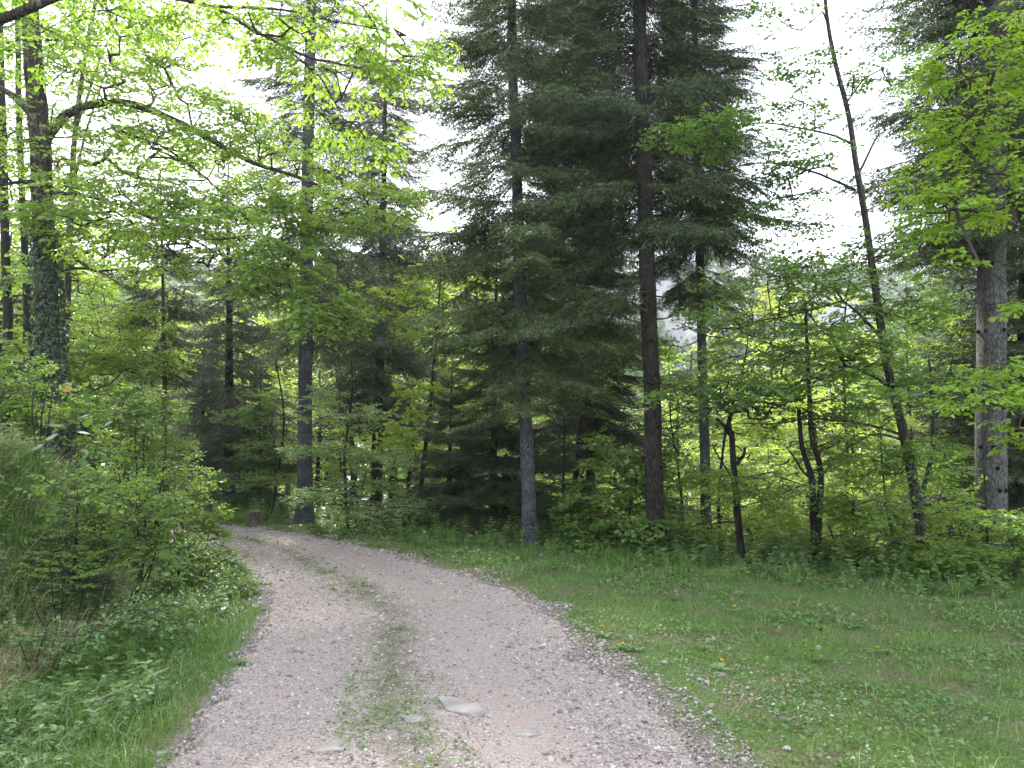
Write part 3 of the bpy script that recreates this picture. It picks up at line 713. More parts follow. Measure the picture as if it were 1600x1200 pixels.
conifer('spruce_tree', 'dark spruce filling the shade behind the left bend', 'spruce tree', GB, 305, 800, 23,
        [(315, 800), (316, 700), (318, 600)], .09, .3, 5.2, 2.0, 'sparse', 1.0, mat='needle', bark='bark_dark', seed=65, tint=.3, prof=.25, elev=(-6, 20), hgt=5.6)

# ------------------------------------------------------------------ broadleaf trees
GL = 'broadleaf trees on the left bank'
def ivy_on(root, P, r, n, z0, z1, seed, size=.06):
    rng = np.random.default_rng(seed); P = np.asarray(P); m = MB()
    zz = rng.uniform(z0, z1, n) ; i = np.array([np.argmin(np.abs(P[:, 2] - z)) for z in zz])
    keep = rng.random(n) < 1.05 - .55 * (zz - z0) / (z1 - z0); zz, i = zz[keep], i[keep]; n = len(zz)
    a = rng.uniform(0, 2 * math.pi, n); out = np.stack([np.cos(a), np.sin(a), np.zeros(n)], 1)
    pos = P[i] * [1, 1, 0] + np.stack([0 * zz, 0 * zz, zz], 1) + out * (r[i] * 1.08 + rng.uniform(0, .05, n))[:, None]
    dr = norm(out * .3 + np.array([0, 0, -1.0]) + rng.normal(0, .45, (n, 3)))
    v, f = leaf_simple(.95, .08); m.place(v, f, pos, frame(dr, norm(out + rng.normal(0, .35, (n, 3)))), size * rng.uniform(.6, 1.3, n), rng.normal(.5, .22, n))
    return m.build('ivy', M['ivy'], root)

oak = broadleaf('oak_tree', 'ivy clad oak on the left bank with one long arching limb over the track', 'oak tree', GL, 12.2,
    [([(98, 765), (88, 680), (78, 560), (73, 450), (68, 330), (62, 210), (52, 90), (42, -60), (38, -200)], .185, .13)],
    [(40, 60, 12.2, 2.2, 1.6, 1.0, 50), (130, 150, 12, 1.2, 1.2, .8, 26), (200, 60, 11.8, 1.6, 1.4, .7, 30), (300, 215, 12, 1.3, 1.0, .35, 40), (440, 250, 12, 1.2, .9, .3, 26), (150, 30, 12, 1.2, 1, .5, 30), (230, 120, 12, .8, 1, .4, 18), (350, 170, 12, .7, .8, .3, 16), (400, 200, 12, .6, .8, .25, 12), (90, 230, 12, .7, .8, .4, 16),
     (560, 330, 11.6, .9, .8, .5, 60), (20, 260, 12.2, 1.0, 1.2, .6, 36), (190, 310, 11.8, 1.3, .9, .5, 56), (310, 370, 11.6, 1.3, .8, .55, 80), (430, 425, 11.3, .65, .6, .45, 64), (505, 490, 11.2, .4, .5, .35, 34), (140, 350, 11.8, .9, .8, .4, 40), (420, 330, 11.8, 1.0, .8, .4, 50)],
    'oakfar', 'bright', 'bark_oak', seed=71, tint=.5, leafy=3, rtip=.0045, maxr=.02, rise=.05, smin=2.2, flare=.9, rough=.07,
    limbs=[([(72, 222), (88, 196), (112, 176), (170, 160), (232, 170), (290, 196), (345, 224), (400, 252), (470, 276), (545, 306)], .075, .02),
           ([(60, 190), (38, 165), (5, 140), (-60, 130)], .07, .03), ([(64, 285), (30, 286), (-20, 296)], .035, .02),
           ([(190, 205), (260, 235), (330, 290), (400, 360), (450, 420)], .022, .008), ([(74, 300), (130, 305), (200, 325), (300, 372), (390, 420)], .03, .008)])
OP = smooth_path(pxpath([(98, 765), (88, 680), (78, 560), (73, 450), (68, 330)], 12.2), .1)
ivy_on(oak, OP, np.linspace(.20, .16, len(OP)), 5200, 1.2, 5.0, 3, .05)
# ivy-covered leaning stub beside it
def ivy_stub():
    Q = smooth_path(pxpath([(118, 775), (112, 700), (112, 640), (70, 590), (45, 575)], 11.3), .1); zg = h1(Q[0][0], Q[0][1]); Q[0][2] = zg - .1
    rt = thing('broken_trunk', 'broken ivy covered trunk with an orange trail marker below the ivy clad oak', 'tree trunk', (Q[0][0], Q[0][1], zg))
    t = MB(); r = np.linspace(.17, .15, len(Q)); tube(t, Q, r, 12, np.random.default_rng(4), .08); t.build('trunk', M['bark_oak'], rt, smooth=True)
    rng = np.random.default_rng(8); i = rng.integers(0, len(Q), 2600); T = norm(np.gradient(Q, axis=0))[i]; o = norm(np.cross(T, rng.normal(size=T.shape)))
    m = MB(); v, f = leaf_simple(.95, .08); pos = Q[i] + o * (r[i] * 1.05 + rng.uniform(0, .07, len(i)))[:, None] + rng.normal(0, .03, (len(i), 3))
    m.place(v, f, pos, frame(norm(rng.normal(0, .5, T.shape) + [0, 0, -1]), norm(o + rng.normal(0, .3, o.shape))), .06 * rng.uniform(.6, 1.2, len(i)), rng.normal(.45, .2, len(i)))
    m.build('ivy', M['ivy'], rt)
    c = at(105, 608, 11.0); k = MB(); rg = np.random.default_rng(2)
    a = np.linspace(0, 2 * math.pi, 14, endpoint=False); rr = .72 * np.array([.085, .075, .07, .078, .085, .07, .06, .072, .088, .07, .066, .06, .07, .08])
    fr = np.stack([c[0] + rr * np.cos(a), 0 * a + c[1] + .01 * np.sin(3 * a), c[2] + rr * np.sin(a) * .95], 1); bk = fr + [0, .012, 0]
    n = 14; k.add(np.vstack([fr, bk]), [np.arange(n)[None], (np.arange(n)[::-1] + n)[None], np.array([(i, i + n, (i + 1) % n + n, (i + 1) % n) for i in range(n)])], .5)
    k.build('trail_marker', tint_mat('orange_paint', [(0, (.36, .13, .02)), (1, (.45, .17, .025))], .6), rt)
ivy_stub()

ov = broadleaf('overhanging_oak', 'near oak whose lobed leaved twigs hang into the top left of the picture', 'oak tree', None, 7.0,
    [([(-500, 900, 6.0), (-480, 500, 6.0), (-440, 200, 6.2), (-400, -100, 6.4), (-330, -300, 6.6)], .2, .1)],
    [(60, -10, 6.4, .6, .6, .22, 10), (230, -10, 6.6, .6, .6, .18, 10), (400, 20, 6.6, .55, .5, .25, 14), (480, 80, 6.8, .55, .5, .35, 16), (600, 90, 6.8, .40, .4, .30, 12), (520, 160, 6.8, .35, .4, .25, 7), (655, 85, 6.8, .2, .3, .15, 7), (560, 10, 6.7, .5, .5, .2, 12), (40, 95, 6.5, .35, .5, .2, 5), (570, 225, 6.9, .22, .3, .12, 5)],
    'oak', 'bright', 'bark_oak', seed=77, tint=.45, spscale=.85, leafy=3, rtip=.0028, smin=5, tintvar=.15, pitch=-.2, rise=.05, maxr=.03,
    limbs=[([(-400, -60, 6.4), (-200, -30, 6.4), (-60, 60, 6.4), (0, 44, 6.4), (60, 20, 6.4), (120, -8, 6.4), (220, -40, 6.5)], .075, .028),
           ([(120, -8, 6.4), (220, -12, 6.5), (330, 8, 6.6), (395, 45, 6.6), (470, 85, 6.7), (560, 105, 6.8)], .024, .008),
           ([(330, 8, 6.6), (440, 15, 6.7), (520, 35, 6.8), (620, 60, 6.8)], .014, .005), ([(440, 68, 6.7), (500, 120, 6.8), (545, 200, 6.8)], .012, .004)], base=None)

GRT = 'slender broadleaf trees at the right of the forest edge'
broadleaf('beech_tree', 'slim beech with crooked leaning stem, taller than its neighbours, in front of the sky gap', 'beech tree', GRT, 10.7,
    [([(1450, 895), (1440, 830), (1428, 760), (1408, 660), (1388, 580), (1378, 520), (1366, 440), (1352, 340), (1338, 260), (1326, 180), (1308, 110), (1294, 40), (1286, -40)], .072, .022)],
    [(1270, 120, 10.6, .75, .7, .5, 16), (1220, 240, 10.6, 1.0, .8, .3, 30), (1260, 330, 10.5, .7, .8, .35, 16), (1380, 120, 10.8, .5, .7, .5, 12), (1370, 380, 10.5, .55, .6, .4, 16),
     (1230, 440, 10.4, 1.1, .8, .30, 46), (1130, 500, 10.3, .7, .7, .25, 26), (1300, 540, 10.3, .9, .8, .25, 36), (1400, 480, 10.6, .6, .7, .3, 24), (1180, 610, 10.2, 1.2, .7, .22, 40), (1330, 640, 10.3, .8, .8, .25, 30),
     (1450, 600, 10.5, .6, .7, .35, 28), (1230, 30, 10.6, .6, .5, .3, 10), (1110, 205, 10.5, .9, .6, .22, 22), (1200, 760, 10.2, .6, .5, .25, 10), (1420, 720, 10.4, .6, .6, .3, 22)],
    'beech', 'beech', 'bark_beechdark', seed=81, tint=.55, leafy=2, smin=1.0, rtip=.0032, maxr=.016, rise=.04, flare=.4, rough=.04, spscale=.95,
    limbs=[([(1338, 298), (1300, 280), (1250, 262), (1200, 256), (1150, 262), (1120, 280)], .022, .007), ([(1330, 225), (1290, 208), (1250, 198), (1200, 190), (1100, 192)], .018, .006),
           ([(1341, 270), (1360, 235), (1372, 212), (1395, 200)], .02, .008), ([(1382, 535), (1350, 500), (1320, 470), (1305, 450)], .026, .012),
           ([(1318, 470), (1270, 485), (1220, 498), (1150, 510)], .014, .006), ([(1400, 610), (1360, 585), (1320, 570), (1280, 585), (1250, 620)], .02, .006),
           ([(1410, 680), (1360, 665), (1300, 655), (1260, 652), (1210, 662), (1160, 660)], .02, .007), ([(1412, 690), (1370, 680), (1330, 700), (1290, 740)], .016, .006),
           ([(1432, 800), (1448, 740), (1458, 690), (1455, 600), (1450, 560)], .035, .015), ([(1402, 620), (1430, 636), (1460, 640)], .015, .007)])
broadleaf('snag', 'crooked black knobbly dead stem between slim grey fir and twin stemmed tree', 'dead tree', GRT, 11.2,
    [([(1162, 884), (1156, 840), (1152, 800), (1149, 760), (1146, 720), (1143, 675)], .055, .038)],
    [(1120, 630, 11.2, .7, .5, .22, 12), (1180, 640, 11.2, .5, .5, .2, 8)], 'beech', 'deep', 'bark_dark', seed=83, tint=.3, leafy=2, rough=.28, rtip=.008,
    limbs=[([(1150, 762), (1138, 738), (1122, 715), (1112, 695)], .02, .01), ([(1143, 680), (1130, 665), (1118, 655)], .03, .015), ([(1150, 725), (1160, 712), (1162, 700)], .03, .02), ([(1153, 818), (1135, 815), (1110, 818)], .014, .006), ([(1144, 690), (1140, 660), (1150, 630)], .03, .012)])
broadleaf('beech_tree', 'twin stemmed young beech in front of the bright clearing', 'beech tree', GRT, 11.0,
    [([(1276, 888), (1272, 830), (1270, 780), (1268, 745), (1258, 715), (1252, 690), (1248, 640)], .058, .026),
     ([(1278, 870), (1280, 800), (1283, 740), (1275, 705), (1268, 680), (1262, 560), (1258, 470)], .05, .02)],
    [(1260, 580, 11.1, 1.2, .9, .35, 44), (1180, 540, 11.2, .8, .8, .4, 26), (1320, 700, 10.9, .7, .7, .25, 22), (1180, 770, 10.8, .7, .5, .25, 18), (1340, 790, 10.8, .7, .5, .3, 26), (1300, 480, 11.2, .8, .7, .4, 24)],
    'beech', 'bright', 'bark_dark', seed=87, tint=.5, leafy=2, smin=.8, rtip=.0032, maxr=.016, rise=.06, rough=.06,
    limbs=[([(1268, 748), (1250, 732), (1238, 712), (1228, 700)], .018, .01), ([(1270, 752), (1225, 770), (1200, 780), (1160, 790)], .013, .005), ([(1282, 800), (1310, 792), (1335, 780)], .012, .005), ([(1274, 700), (1300, 690), (1320, 672)], .012, .005)])

broadleaf('overhanging_maple', 'vivid yellow green leafy tree reaching in from the right edge before the thick trunk', 'tree', None, 7.6,
    [([(1990, 1000, 7.4), (1960, 600, 7.4), (1900, 250, 7.4), (1880, 0, 7.4), (1870, -500, 7.4), (1880, -1000, 7.4)], .14, .03)],
    [(1560, 120, 7.6, .42, .5, .40, 34), (1510, 200, 7.6, .34, .5, .28, 24), (1490, 320, 7.5, .34, .4, .24, 22), (1580, 290, 7.6, .3, .5, .4, 22), (1455, 290, 7.5, .2, .3, .2, 8), (1595, 40, 7.7, .35, .5, .25, 14),
     (1585, 600, 7.4, .26, .4, .28, 22), (1535, 625, 7.3, .24, .3, .10, 9), (1595, 470, 7.4, .14, .3, .15, 5), (1490, 415, 7.4, .2, .3, .08, 4), (1600, 670, 7.4, .16, .3, .18, 7), (1500, 100, 7.5, .2, .3, .15, 6)],
    'oak', 'lime', 'bark_oak', seed=91, tint=.6, leafy=3, spscale=.8, rtip=.004, smin=.5, tintvar=.12, pitch=-.05, maxr=.025,
    limbs=[([(1900, 250, 7.4), (1750, 330, 7.4), (1600, 350, 7.5), (1500, 340, 7.5)], .03, .008), ([(1930, 420, 7.4), (1750, 560, 7.4), (1620, 620, 7.4), (1540, 630, 7.3)], .03, .007), ([(1890, 100, 7.4), (1750, 120, 7.5), (1620, 140, 7.6), (1540, 170, 7.6)], .03, .008)])

GM = 'young broadleaf trees in the shade of the forest edge'
def young(name, label, cat, px, py, Y, h, blobs, mat, kind, bark='bark_dark', seed=1, tint=.5, r=.04, group=GM, leafy=3, stems=1, spscale=.85, pitch=-.05, tintvar=.26, lean=0):
    """a sapling standing where (px, Y) meets the ground"""
    rng = np.random.default_rng(seed); x = at(px, py, Y)[0]; zg = h1(x, Y); base = np.array([x, Y, zg])
    root = thing(name, label, cat, base, group); tr = MB(); sk = []
    for k in range(stems):
        q = [base - [0, 0, .1]]; d = norm(np.array([rng.normal(lean, .10), rng.normal(0, .08), 1.0]) if stems == 1 else np.array([rng.normal(0, .5), rng.normal(0, .4), 1.0]))
        n = 7
        for i in range(n): q.append(q[-1] + d * h / n); d = norm(d + np.array([rng.normal(0, .08), rng.normal(0, .06), .12]))
        Q = smooth_path(q, .12); tube(tr, Q, np.linspace(r, r * .25, len(Q)), 7, rng, .05); sk.append(Q[int(len(Q) * .12):])
    tr.build('trunk' if stems == 1 else 'stems', M[bark], root, smooth=True)
    W, L = MB(), MB(); grow(rng, W, L, np.concatenate(sk), blob_targets(rng, blobs), kind, tint=tint, leafy=leafy, spscale=spscale, pitch=pitch, tintvar=tintvar, rtip=.003, maxr=r * .45, rise=.08)
    W.build('branches', M['twig'], root); L.build('crown', M[mat], root); return root

young('beech_sapling', 'pale green young beech with layered boughs right of the grey fir at the bend', 'young beech', 545, 830, 15.6, 3.4,
      [(545, 650, 15.6, .9, .8, .25, 40), (500, 700, 15.6, .7, .8, .2, 26), (590, 720, 15.6, 1.0, .8, .3, 50), (540, 770, 15.4, 1.0, .8, .3, 60), (580, 810, 15.2, .8, .6, .25, 46), (520, 620, 15.8, .5, .5, .2, 14), (630, 790, 15.2, .5, .5, .3, 22)], 'pale', 'fine', seed=101, tint=.45, r=.04)
young('beech_sapling', 'mid green young beech with flat fans left of the grey fir at the bend', 'young beech', 425, 810, 18.2, 4.0,
      [(410, 650, 18.2, 1.0, .8, .35, 44), (430, 700, 18.0, .9, .8, .3, 44), (350, 755, 17.6, 1.1, .7, .22, 40), (430, 750, 17.6, .6, .6, .2, 26), (300, 775, 17.4, .6, .5, .2, 20), (420, 620, 18.4, .6, .6, .3, 18)], 'beech', 'fine', seed=103, tint=.55, r=.04)
young('beech_sapling', 'yellow green beech sapling glowing between dark brown trunk and slim grey fir', 'young beech', 1062, 850, 14.4, 3.6,
      [(1065, 600, 14.4, .55, .6, .25, 22), (1060, 660, 14.4, .6, .6, .3, 34), (1060, 740, 14.2, .5, .6, .4, 30), (1050, 810, 13.6, .6, .5, .3, 30)], 'pale', 'fine', seed=107, tint=.7, r=.03)
young('maple_tree', 'bright green maple glowing behind the dark spruce in the middle', 'maple', 650, 820, 19, 6.4,
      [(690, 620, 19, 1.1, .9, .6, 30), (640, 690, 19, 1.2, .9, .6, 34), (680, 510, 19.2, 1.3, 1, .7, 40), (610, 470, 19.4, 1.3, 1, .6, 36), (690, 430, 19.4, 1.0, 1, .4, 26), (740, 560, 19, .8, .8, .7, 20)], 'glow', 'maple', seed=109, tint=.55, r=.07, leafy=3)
young('maple_sapling', 'green leafy sapling left of the dark brown trunk foot', 'young maple', 975, 870, 13.2, 2.4,
      [(980, 720, 13.4, .8, .7, .4, 40), (960, 780, 13.2, .9, .6, .35, 44), (1000, 830, 12.6, .6, .5, .3, 30), (930, 830, 13, .5, .5, .25, 20)], 'beech', 'maple', seed=113, tint=.6, r=.03, spscale=.8)
cur = broadleaf('hornbeam_tree', 'dark bent tree with leaf tufts on its curving stem between the two tallest firs', 'tree', GM, 15.2,
      [([(893, 845), (896, 780), (903, 720), (906, 670), (920, 625), (945, 590), (975, 570)], .07, .035)],
      [(960, 560, 15.2, .5, .5, .25, 16), (920, 610, 15.2, .3, .4, .3, 14), (900, 690, 15.2, .3, .3, .3, 10), (1000, 540, 15.2, .6, .6, .3, 14)], 'beech', 'lime', 'bark_dark', seed=117, tint=.4, leafy=2,
      limbs=[([(900, 830), (930, 800), (960, 765), (975, 740)], .025, .008)])
young('beech_sapling', 'light green young beech crown between slim grey fir and the black snag', 'young beech', 1125, 870, 13.6, 4.2,
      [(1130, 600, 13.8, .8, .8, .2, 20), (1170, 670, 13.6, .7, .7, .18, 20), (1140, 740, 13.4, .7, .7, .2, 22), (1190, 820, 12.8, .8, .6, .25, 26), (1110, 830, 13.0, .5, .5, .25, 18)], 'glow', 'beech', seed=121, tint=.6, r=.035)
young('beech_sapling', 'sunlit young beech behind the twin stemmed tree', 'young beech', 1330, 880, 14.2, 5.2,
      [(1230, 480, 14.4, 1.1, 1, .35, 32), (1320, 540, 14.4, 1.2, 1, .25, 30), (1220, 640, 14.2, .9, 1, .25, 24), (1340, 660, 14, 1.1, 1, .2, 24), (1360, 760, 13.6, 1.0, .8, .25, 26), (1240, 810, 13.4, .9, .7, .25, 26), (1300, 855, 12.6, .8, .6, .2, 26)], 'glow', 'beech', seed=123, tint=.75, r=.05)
young('beech_sapling', 'dull green leafy beech thicket at the foot of the leaning beech', 'young beech', 1400, 890, 11.6, 2.3,
      [(1390, 740, 11.6, .8, .7, .3, 24), (1370, 810, 11.4, .8, .6, .3, 28), (1440, 860, 10.9, .8, .5, .2, 30), (1340, 860, 11, .7, .5, .2, 24), (1480, 800, 11.4, .5, .5, .35, 20)], 'bright', 'beech', seed=127, tint=.6, r=.025)
young('beech_sapling', 'shaded green young beech covering the foot of the thick old fir', 'young beech', 1550, 890, 10.4, 2.0,
      [(1560, 820, 10.4, .6, .5, .2, 18), (1530, 870, 10.1, .7, .5, .2, 24), (1590, 860, 10.2, .5, .5, .25, 18), (1480, 885, 10.2, .5, .4, .15, 16)], 'bright', 'beech', seed=131, tint=.5, r=.022)
young('hazel_tree', 'sunny green hazel crown behind the thick old fir between dark boughs', 'hazel', 1460, 860, 14.6, 5.0,
      [(1440, 520, 14.6, .9, .8, .5, 36), (1460, 620, 14.6, .9, .8, .4, 36), (1400, 580, 14.8, .7, .8, .5, 24), (1460, 720, 14.2, .8, .7, .4, 30)], 'beech', 'beech', seed=133, tint=.7, r=.04)

# left bank trees and poles
broadleaf('hornbeam_tree', 'thin dark pole nearest the left edge of the picture', 'tree', GL, 16.5, [([(12, 640), (12, 520), (8, 380), (4, 200), (0, 60), (-4, -150)], .10, .06)],
    [(30, 330, 16.5, 1.4, 1.2, .5, 30), (10, 200, 16.5, 1.6, 1.2, .6, 34), (60, 440, 16.3, 1.0, 1, .4, 22)], 'oakfar', 'bright', 'bark_dark', seed=141, tint=.4, smin=2)
broadleaf('hornbeam_tree', 'dark pole between the leftmost pole and the ivy clad oak', 'tree', GL, 17.5, [([(44, 640), (42, 520), (38, 380), (30, 200), (28, 60), (26, -150)], .085, .05)],
    [(90, 300, 17.5, 1.3, 1.2, .5, 28), (150, 210, 17.5, 1.3, 1.2, .7, 30)], 'oakfar', 'bright', 'bark_dark', seed=143, tint=.5, smin=2)
broadleaf('hornbeam_tree', 'slanting grey stem behind the ivy clad oak, top leaning right towards the glare', 'tree', GL, 15.5, [([(96, 660), (104, 500), (110, 340), (118, 200), (135, 80), (150, 0)], .09, .04)],
    [(180, 100, 15.5, 1.6, 1.2, .8, 46), (240, 250, 15.4, 1.4, 1.2, .5, 34), (130, 420, 15.3, 1.2, 1.1, .5, 34), (280, 30, 15.5, 1.2, 1, .5, 30), (330, 250, 15.5, 1.1, 1, .5, 26), (250, 380, 15.5, 1.2, 1, .5, 26), (360, 320, 15.6, 1, 1, .4, 20)], 'oakfar', 'bright', 'bark_beech', seed=147, tint=.6, smin=2,
    limbs=[([(118, 200), (150, 110), (175, 60), (210, 50)], .03, .01), ([(108, 330), (125, 230), (150, 150), (160, 120)], .035, .012)])
young('hornbeam_tree', 'bright leafy young tree filling the gap between ivy clad oak and thin reddish pole', 'young tree', 175, 760, 14.6, 4.6,
      [(170, 500, 14.6, 1.1, .9, .5, 50), (200, 560, 14.4, 1.1, .9, .4, 54), (140, 580, 14.2, .8, .8, .4, 36), (190, 640, 14, .9, .8, .4, 44), (230, 700, 13.8, .7, .7, .4, 40)], 'bright', 'beech', seed=151, tint=.6, r=.04, group=GL)
young('hazel_tree', 'leafy hazel at the left edge under the poles', 'hazel', 20, 760, 13.2, 3.4,
      [(30, 560, 13.2, 1.0, .8, .5, 46), (10, 620, 12.8, .9, .8, .4, 44), (60, 640, 12.6, .8, .7, .4, 34)], 'bright', 'maple', seed=153, tint=.45, r=.035, group=GL, spscale=.75)

# ------------------------------------------------------------------ trees down the slope (copies share their meshes)
def slope_tree(kind, seed):
    rng = np.random.default_rng(seed); root = thing('slope_tree' if kind != 'fir' else 'slope_fir', 'x', 'tree', (0, 0, 0)); tr = MB()
    H = 10.0; P = smooth_path([(0, 0, -.5), (rng.normal(0, .1), 0, 3), (rng.normal(0, .3), rng.normal(0, .2), 6.5), (0, 0, H * .93)], .4); tube(tr, P, np.linspace(.17, .03, len(P)), 8, rng, .05)
    tr.build('trunk', M['bark_dark'], root, smooth=True); W, L = MB(), MB()
    if kind == 'fir':
        TB = FB['far']; z = 1.2; pos, dr, s3 = [], [], []
        while z < H * .95:
            for k in range(6):
                a = rng.uniform(0, 6.28); e = R(rng.normal(-6 + 18 * z / H, 6)); l = 2.5 * (1 - .9 * z / H) * rng.uniform(.8, 1.1)
                pos.append([0, 0, z + rng.normal(0, .1)]); dr.append([math.cos(a) * math.cos(e), math.sin(a) * math.cos(e), math.sin(e)]); s3.append(l / 2.3)
            z += .32
        pos, dr, s3 = map(np.array, (pos, dr, s3)); F = frame(dr, np.tile([0, 0, 1.0], (len(pos), 1))); ch = rng.integers(0, len(TB), len(pos))
        for k in range(len(TB)):
            m = ch == k; L.place(TB[k][0], TB[k][1], pos[m], F[m], s3[m], .45 + rng.normal(0, .1, m.sum()), TB[k][2])
        L.build('crown', M['needle'], root)
    else:
        n = 260; d = randdir(rng, n) * (rng.random(n) ** .45)[:, None]; lump = 1 + .25 * np.sin(d[:, 0] * 5 + seed) * np.cos(d[:, 2] * 4)
        tg = d * np.array([2.6, 2.6, 3.9]) * lump[:, None] + [0, 0, H * .56]
        grow(rng, W, L, P[P[:, 2] > 1.2], tg, 'far', tint=.5, leafy=2, seg=.6, rtip=.012, tintvar=.25, spscale=1.0)
        W.build('branches', M['twig'], root); L.build('crown', M[{'b': 'glow', 'p': 'pale', 'l': 'bright'}[kind]], root)
    return root
GS = 'trees down the slope behind the forest edge'
LAB = {'b': 'yellow green tree on the slope beyond the forest edge, seen through the stems', 'p': 'pale leaved tree on the slope beyond the forest edge, seen through the stems',
       'l': 'mid green tree on the slope beyond the forest edge, seen through the stems', 'fir': 'dark fir on the slope beyond the forest edge, seen through the stems'}
PROTO = {'b': [slope_tree('b', 1), slope_tree('b', 2)], 'p': [slope_tree('p', 3)], 'l': [slope_tree('l', 4), slope_tree('l', 5)], 'fir': [slope_tree('fir', 6)]}
used = set()
SLOPE = [(20, 24, 330, 'b'), (120, 27, 300, 'l'), (210, 30, 430, 'b'), (290, 33, 420, 'p'), (370, 30, 400, 'b'), (430, 36, 380, 'fir'), (520, 31, 430, 'l'), (560, 27, 400, 'fir'), (620, 34, 330, 'b'), (690, 27, 400, 'l'),
         (735, 31, 350, 'fir'), (790, 26, 500, 'b'), (850, 33, 430, 'fir'), (905, 29, 610, 'b'), (960, 25, 640, 'l'), (1010, 35, 600, 'p'), (1060, 28, 560, 'b'), (1120, 31, 590, 'b'), (1170, 26, 560, 'p'), (1210, 34, 470, 'b'),
         (1260, 24, 560, 'b'), (1300, 36, 500, 'l'), (1330, 30, 590, 'b'), (1370, 26, 650, 'p'), (1420, 30, 560, 'b'), (1450, 38, 520, 'fir'), (1500, 27, 540, 'l'), (1560, 31, 420, 'fir'), (1620, 26, 460, 'b'), (1700, 30, 380, 'l'),
         (-60, 26, 200, 'b'), (70, 33, 260, 'l'), (-160, 30, 240, 'fir'), (1800, 28, 350, 'fir'), (455, 44, 470, 'b'), (650, 46, 470, 'p'), (1080, 45, 520, 'l'), (1250, 48, 520, 'p'), (300, 46, 430, 'l'), (1390, 47, 480, 'fir'), (860, 47, 480, 'b'), (170, 42, 380, 'fir'),
         (400, 25, 560, 'b'), (500, 24, 560, 'b'), (330, 26, 620, 'l'), (640, 24, 600, 'b'), (820, 23, 640, 'l'), (1100, 22, 680, 'b'), (1200, 21, 690, 'b'), (1310, 21, 690, 'b'), (1420, 21, 660, 'l'), (1560, 22, 640, 'l'), (1010, 22, 680, 'l'), (910, 21, 720, 'b'), (720, 22, 680, 'l')]
def copy_tree(o, **kw):
    c = o.copy(); COL.objects.link(c)
    for ch in o.children:
        d = ch.copy(); COL.objects.link(d); d.parent = c
    return c
rgS = np.random.default_rng(31)
for i, (px, Y, tp, k) in enumerate(SLOPE):
    src = PROTO[k][i % len(PROTO[k])]
    o = src if src.name not in used else copy_tree(src); used.add(src.name)
    p = at(px, tp, Y); g = h1(p[0], Y); s_ = max(.35, (p[2] - g) / 10.0)
    o.location = (p[0], Y, g); o.scale = (s_ * rgS.uniform(.85, 1.2), s_ * rgS.uniform(.85, 1.2), s_); o.rotation_euler = (0, 0, rgS.uniform(0, 6.28))
    tag(o, LAB[k], 'fir tree' if k == 'fir' else 'tree', GS)

# ------------------------------------------------------------------ far wooded hillside and crags
def far_wood():
    rng = np.random.default_rng(91); Tm = []
    for k in range(6):
        n = 420; d = randdir(rng, n); d[:, 2] = np.abs(d[:, 2]) * 1.0 - .25; lump = 1 + .22 * np.sin(d[:, 0] * 6 + k) * np.cos(d[:, 2] * 5 + k) + rng.normal(0, .08, n)
        c = d * lump[:, None] * (rng.random(n) ** .12)[:, None]
        v, f = leaf_simple(.9, .1); m = MB(); m.place(v, f, c, frame(norm(rng.normal(size=(n, 3))), norm(d + rng.normal(0, .5, (n, 3)))), .13 * rng.uniform(.6, 1.4, n), rng.normal(0, .15, n))
        Tm.append((np.concatenate(m.v).astype(float), m.f[0], np.concatenate(m.t).astype(float)))
    N = 1500; y = rng.uniform(52, 250, N); x = rng.uniform(-.85, .85, N) * y; e = -polydist(x, y, EDGE)
    z = height(x, y); rad = rng.uniform(2.4, 4.6, N); mb = MB(); R3 = np.tile(np.eye(3), (N, 1, 1)); a = rng.uniform(0, 6.28, N)
    R3[:, 0, 0] = np.cos(a); R3[:, 0, 1] = -np.sin(a); R3[:, 1, 0] = np.sin(a); R3[:, 1, 1] = np.cos(a)
    ch = rng.integers(0, 6, N); tv = np.clip(rng.normal(.5, .28, N), .05, .95); tall = rng.uniform(.9, 1.7, N)
    for k in range(6):
        m = ch == k; mb.place(Tm[k][0], Tm[k][1], np.stack([x, y, z + rad * .8], 1)[m], R3[m], np.stack([rad, rad, rad * tall], 1)[m], tv[m], Tm[k][2])
    tag(mb.build('distant_woodland', M['farleaf']), 'green wooded hillside far beyond the valley', 'woodland', kind='stuff')
far_wood()

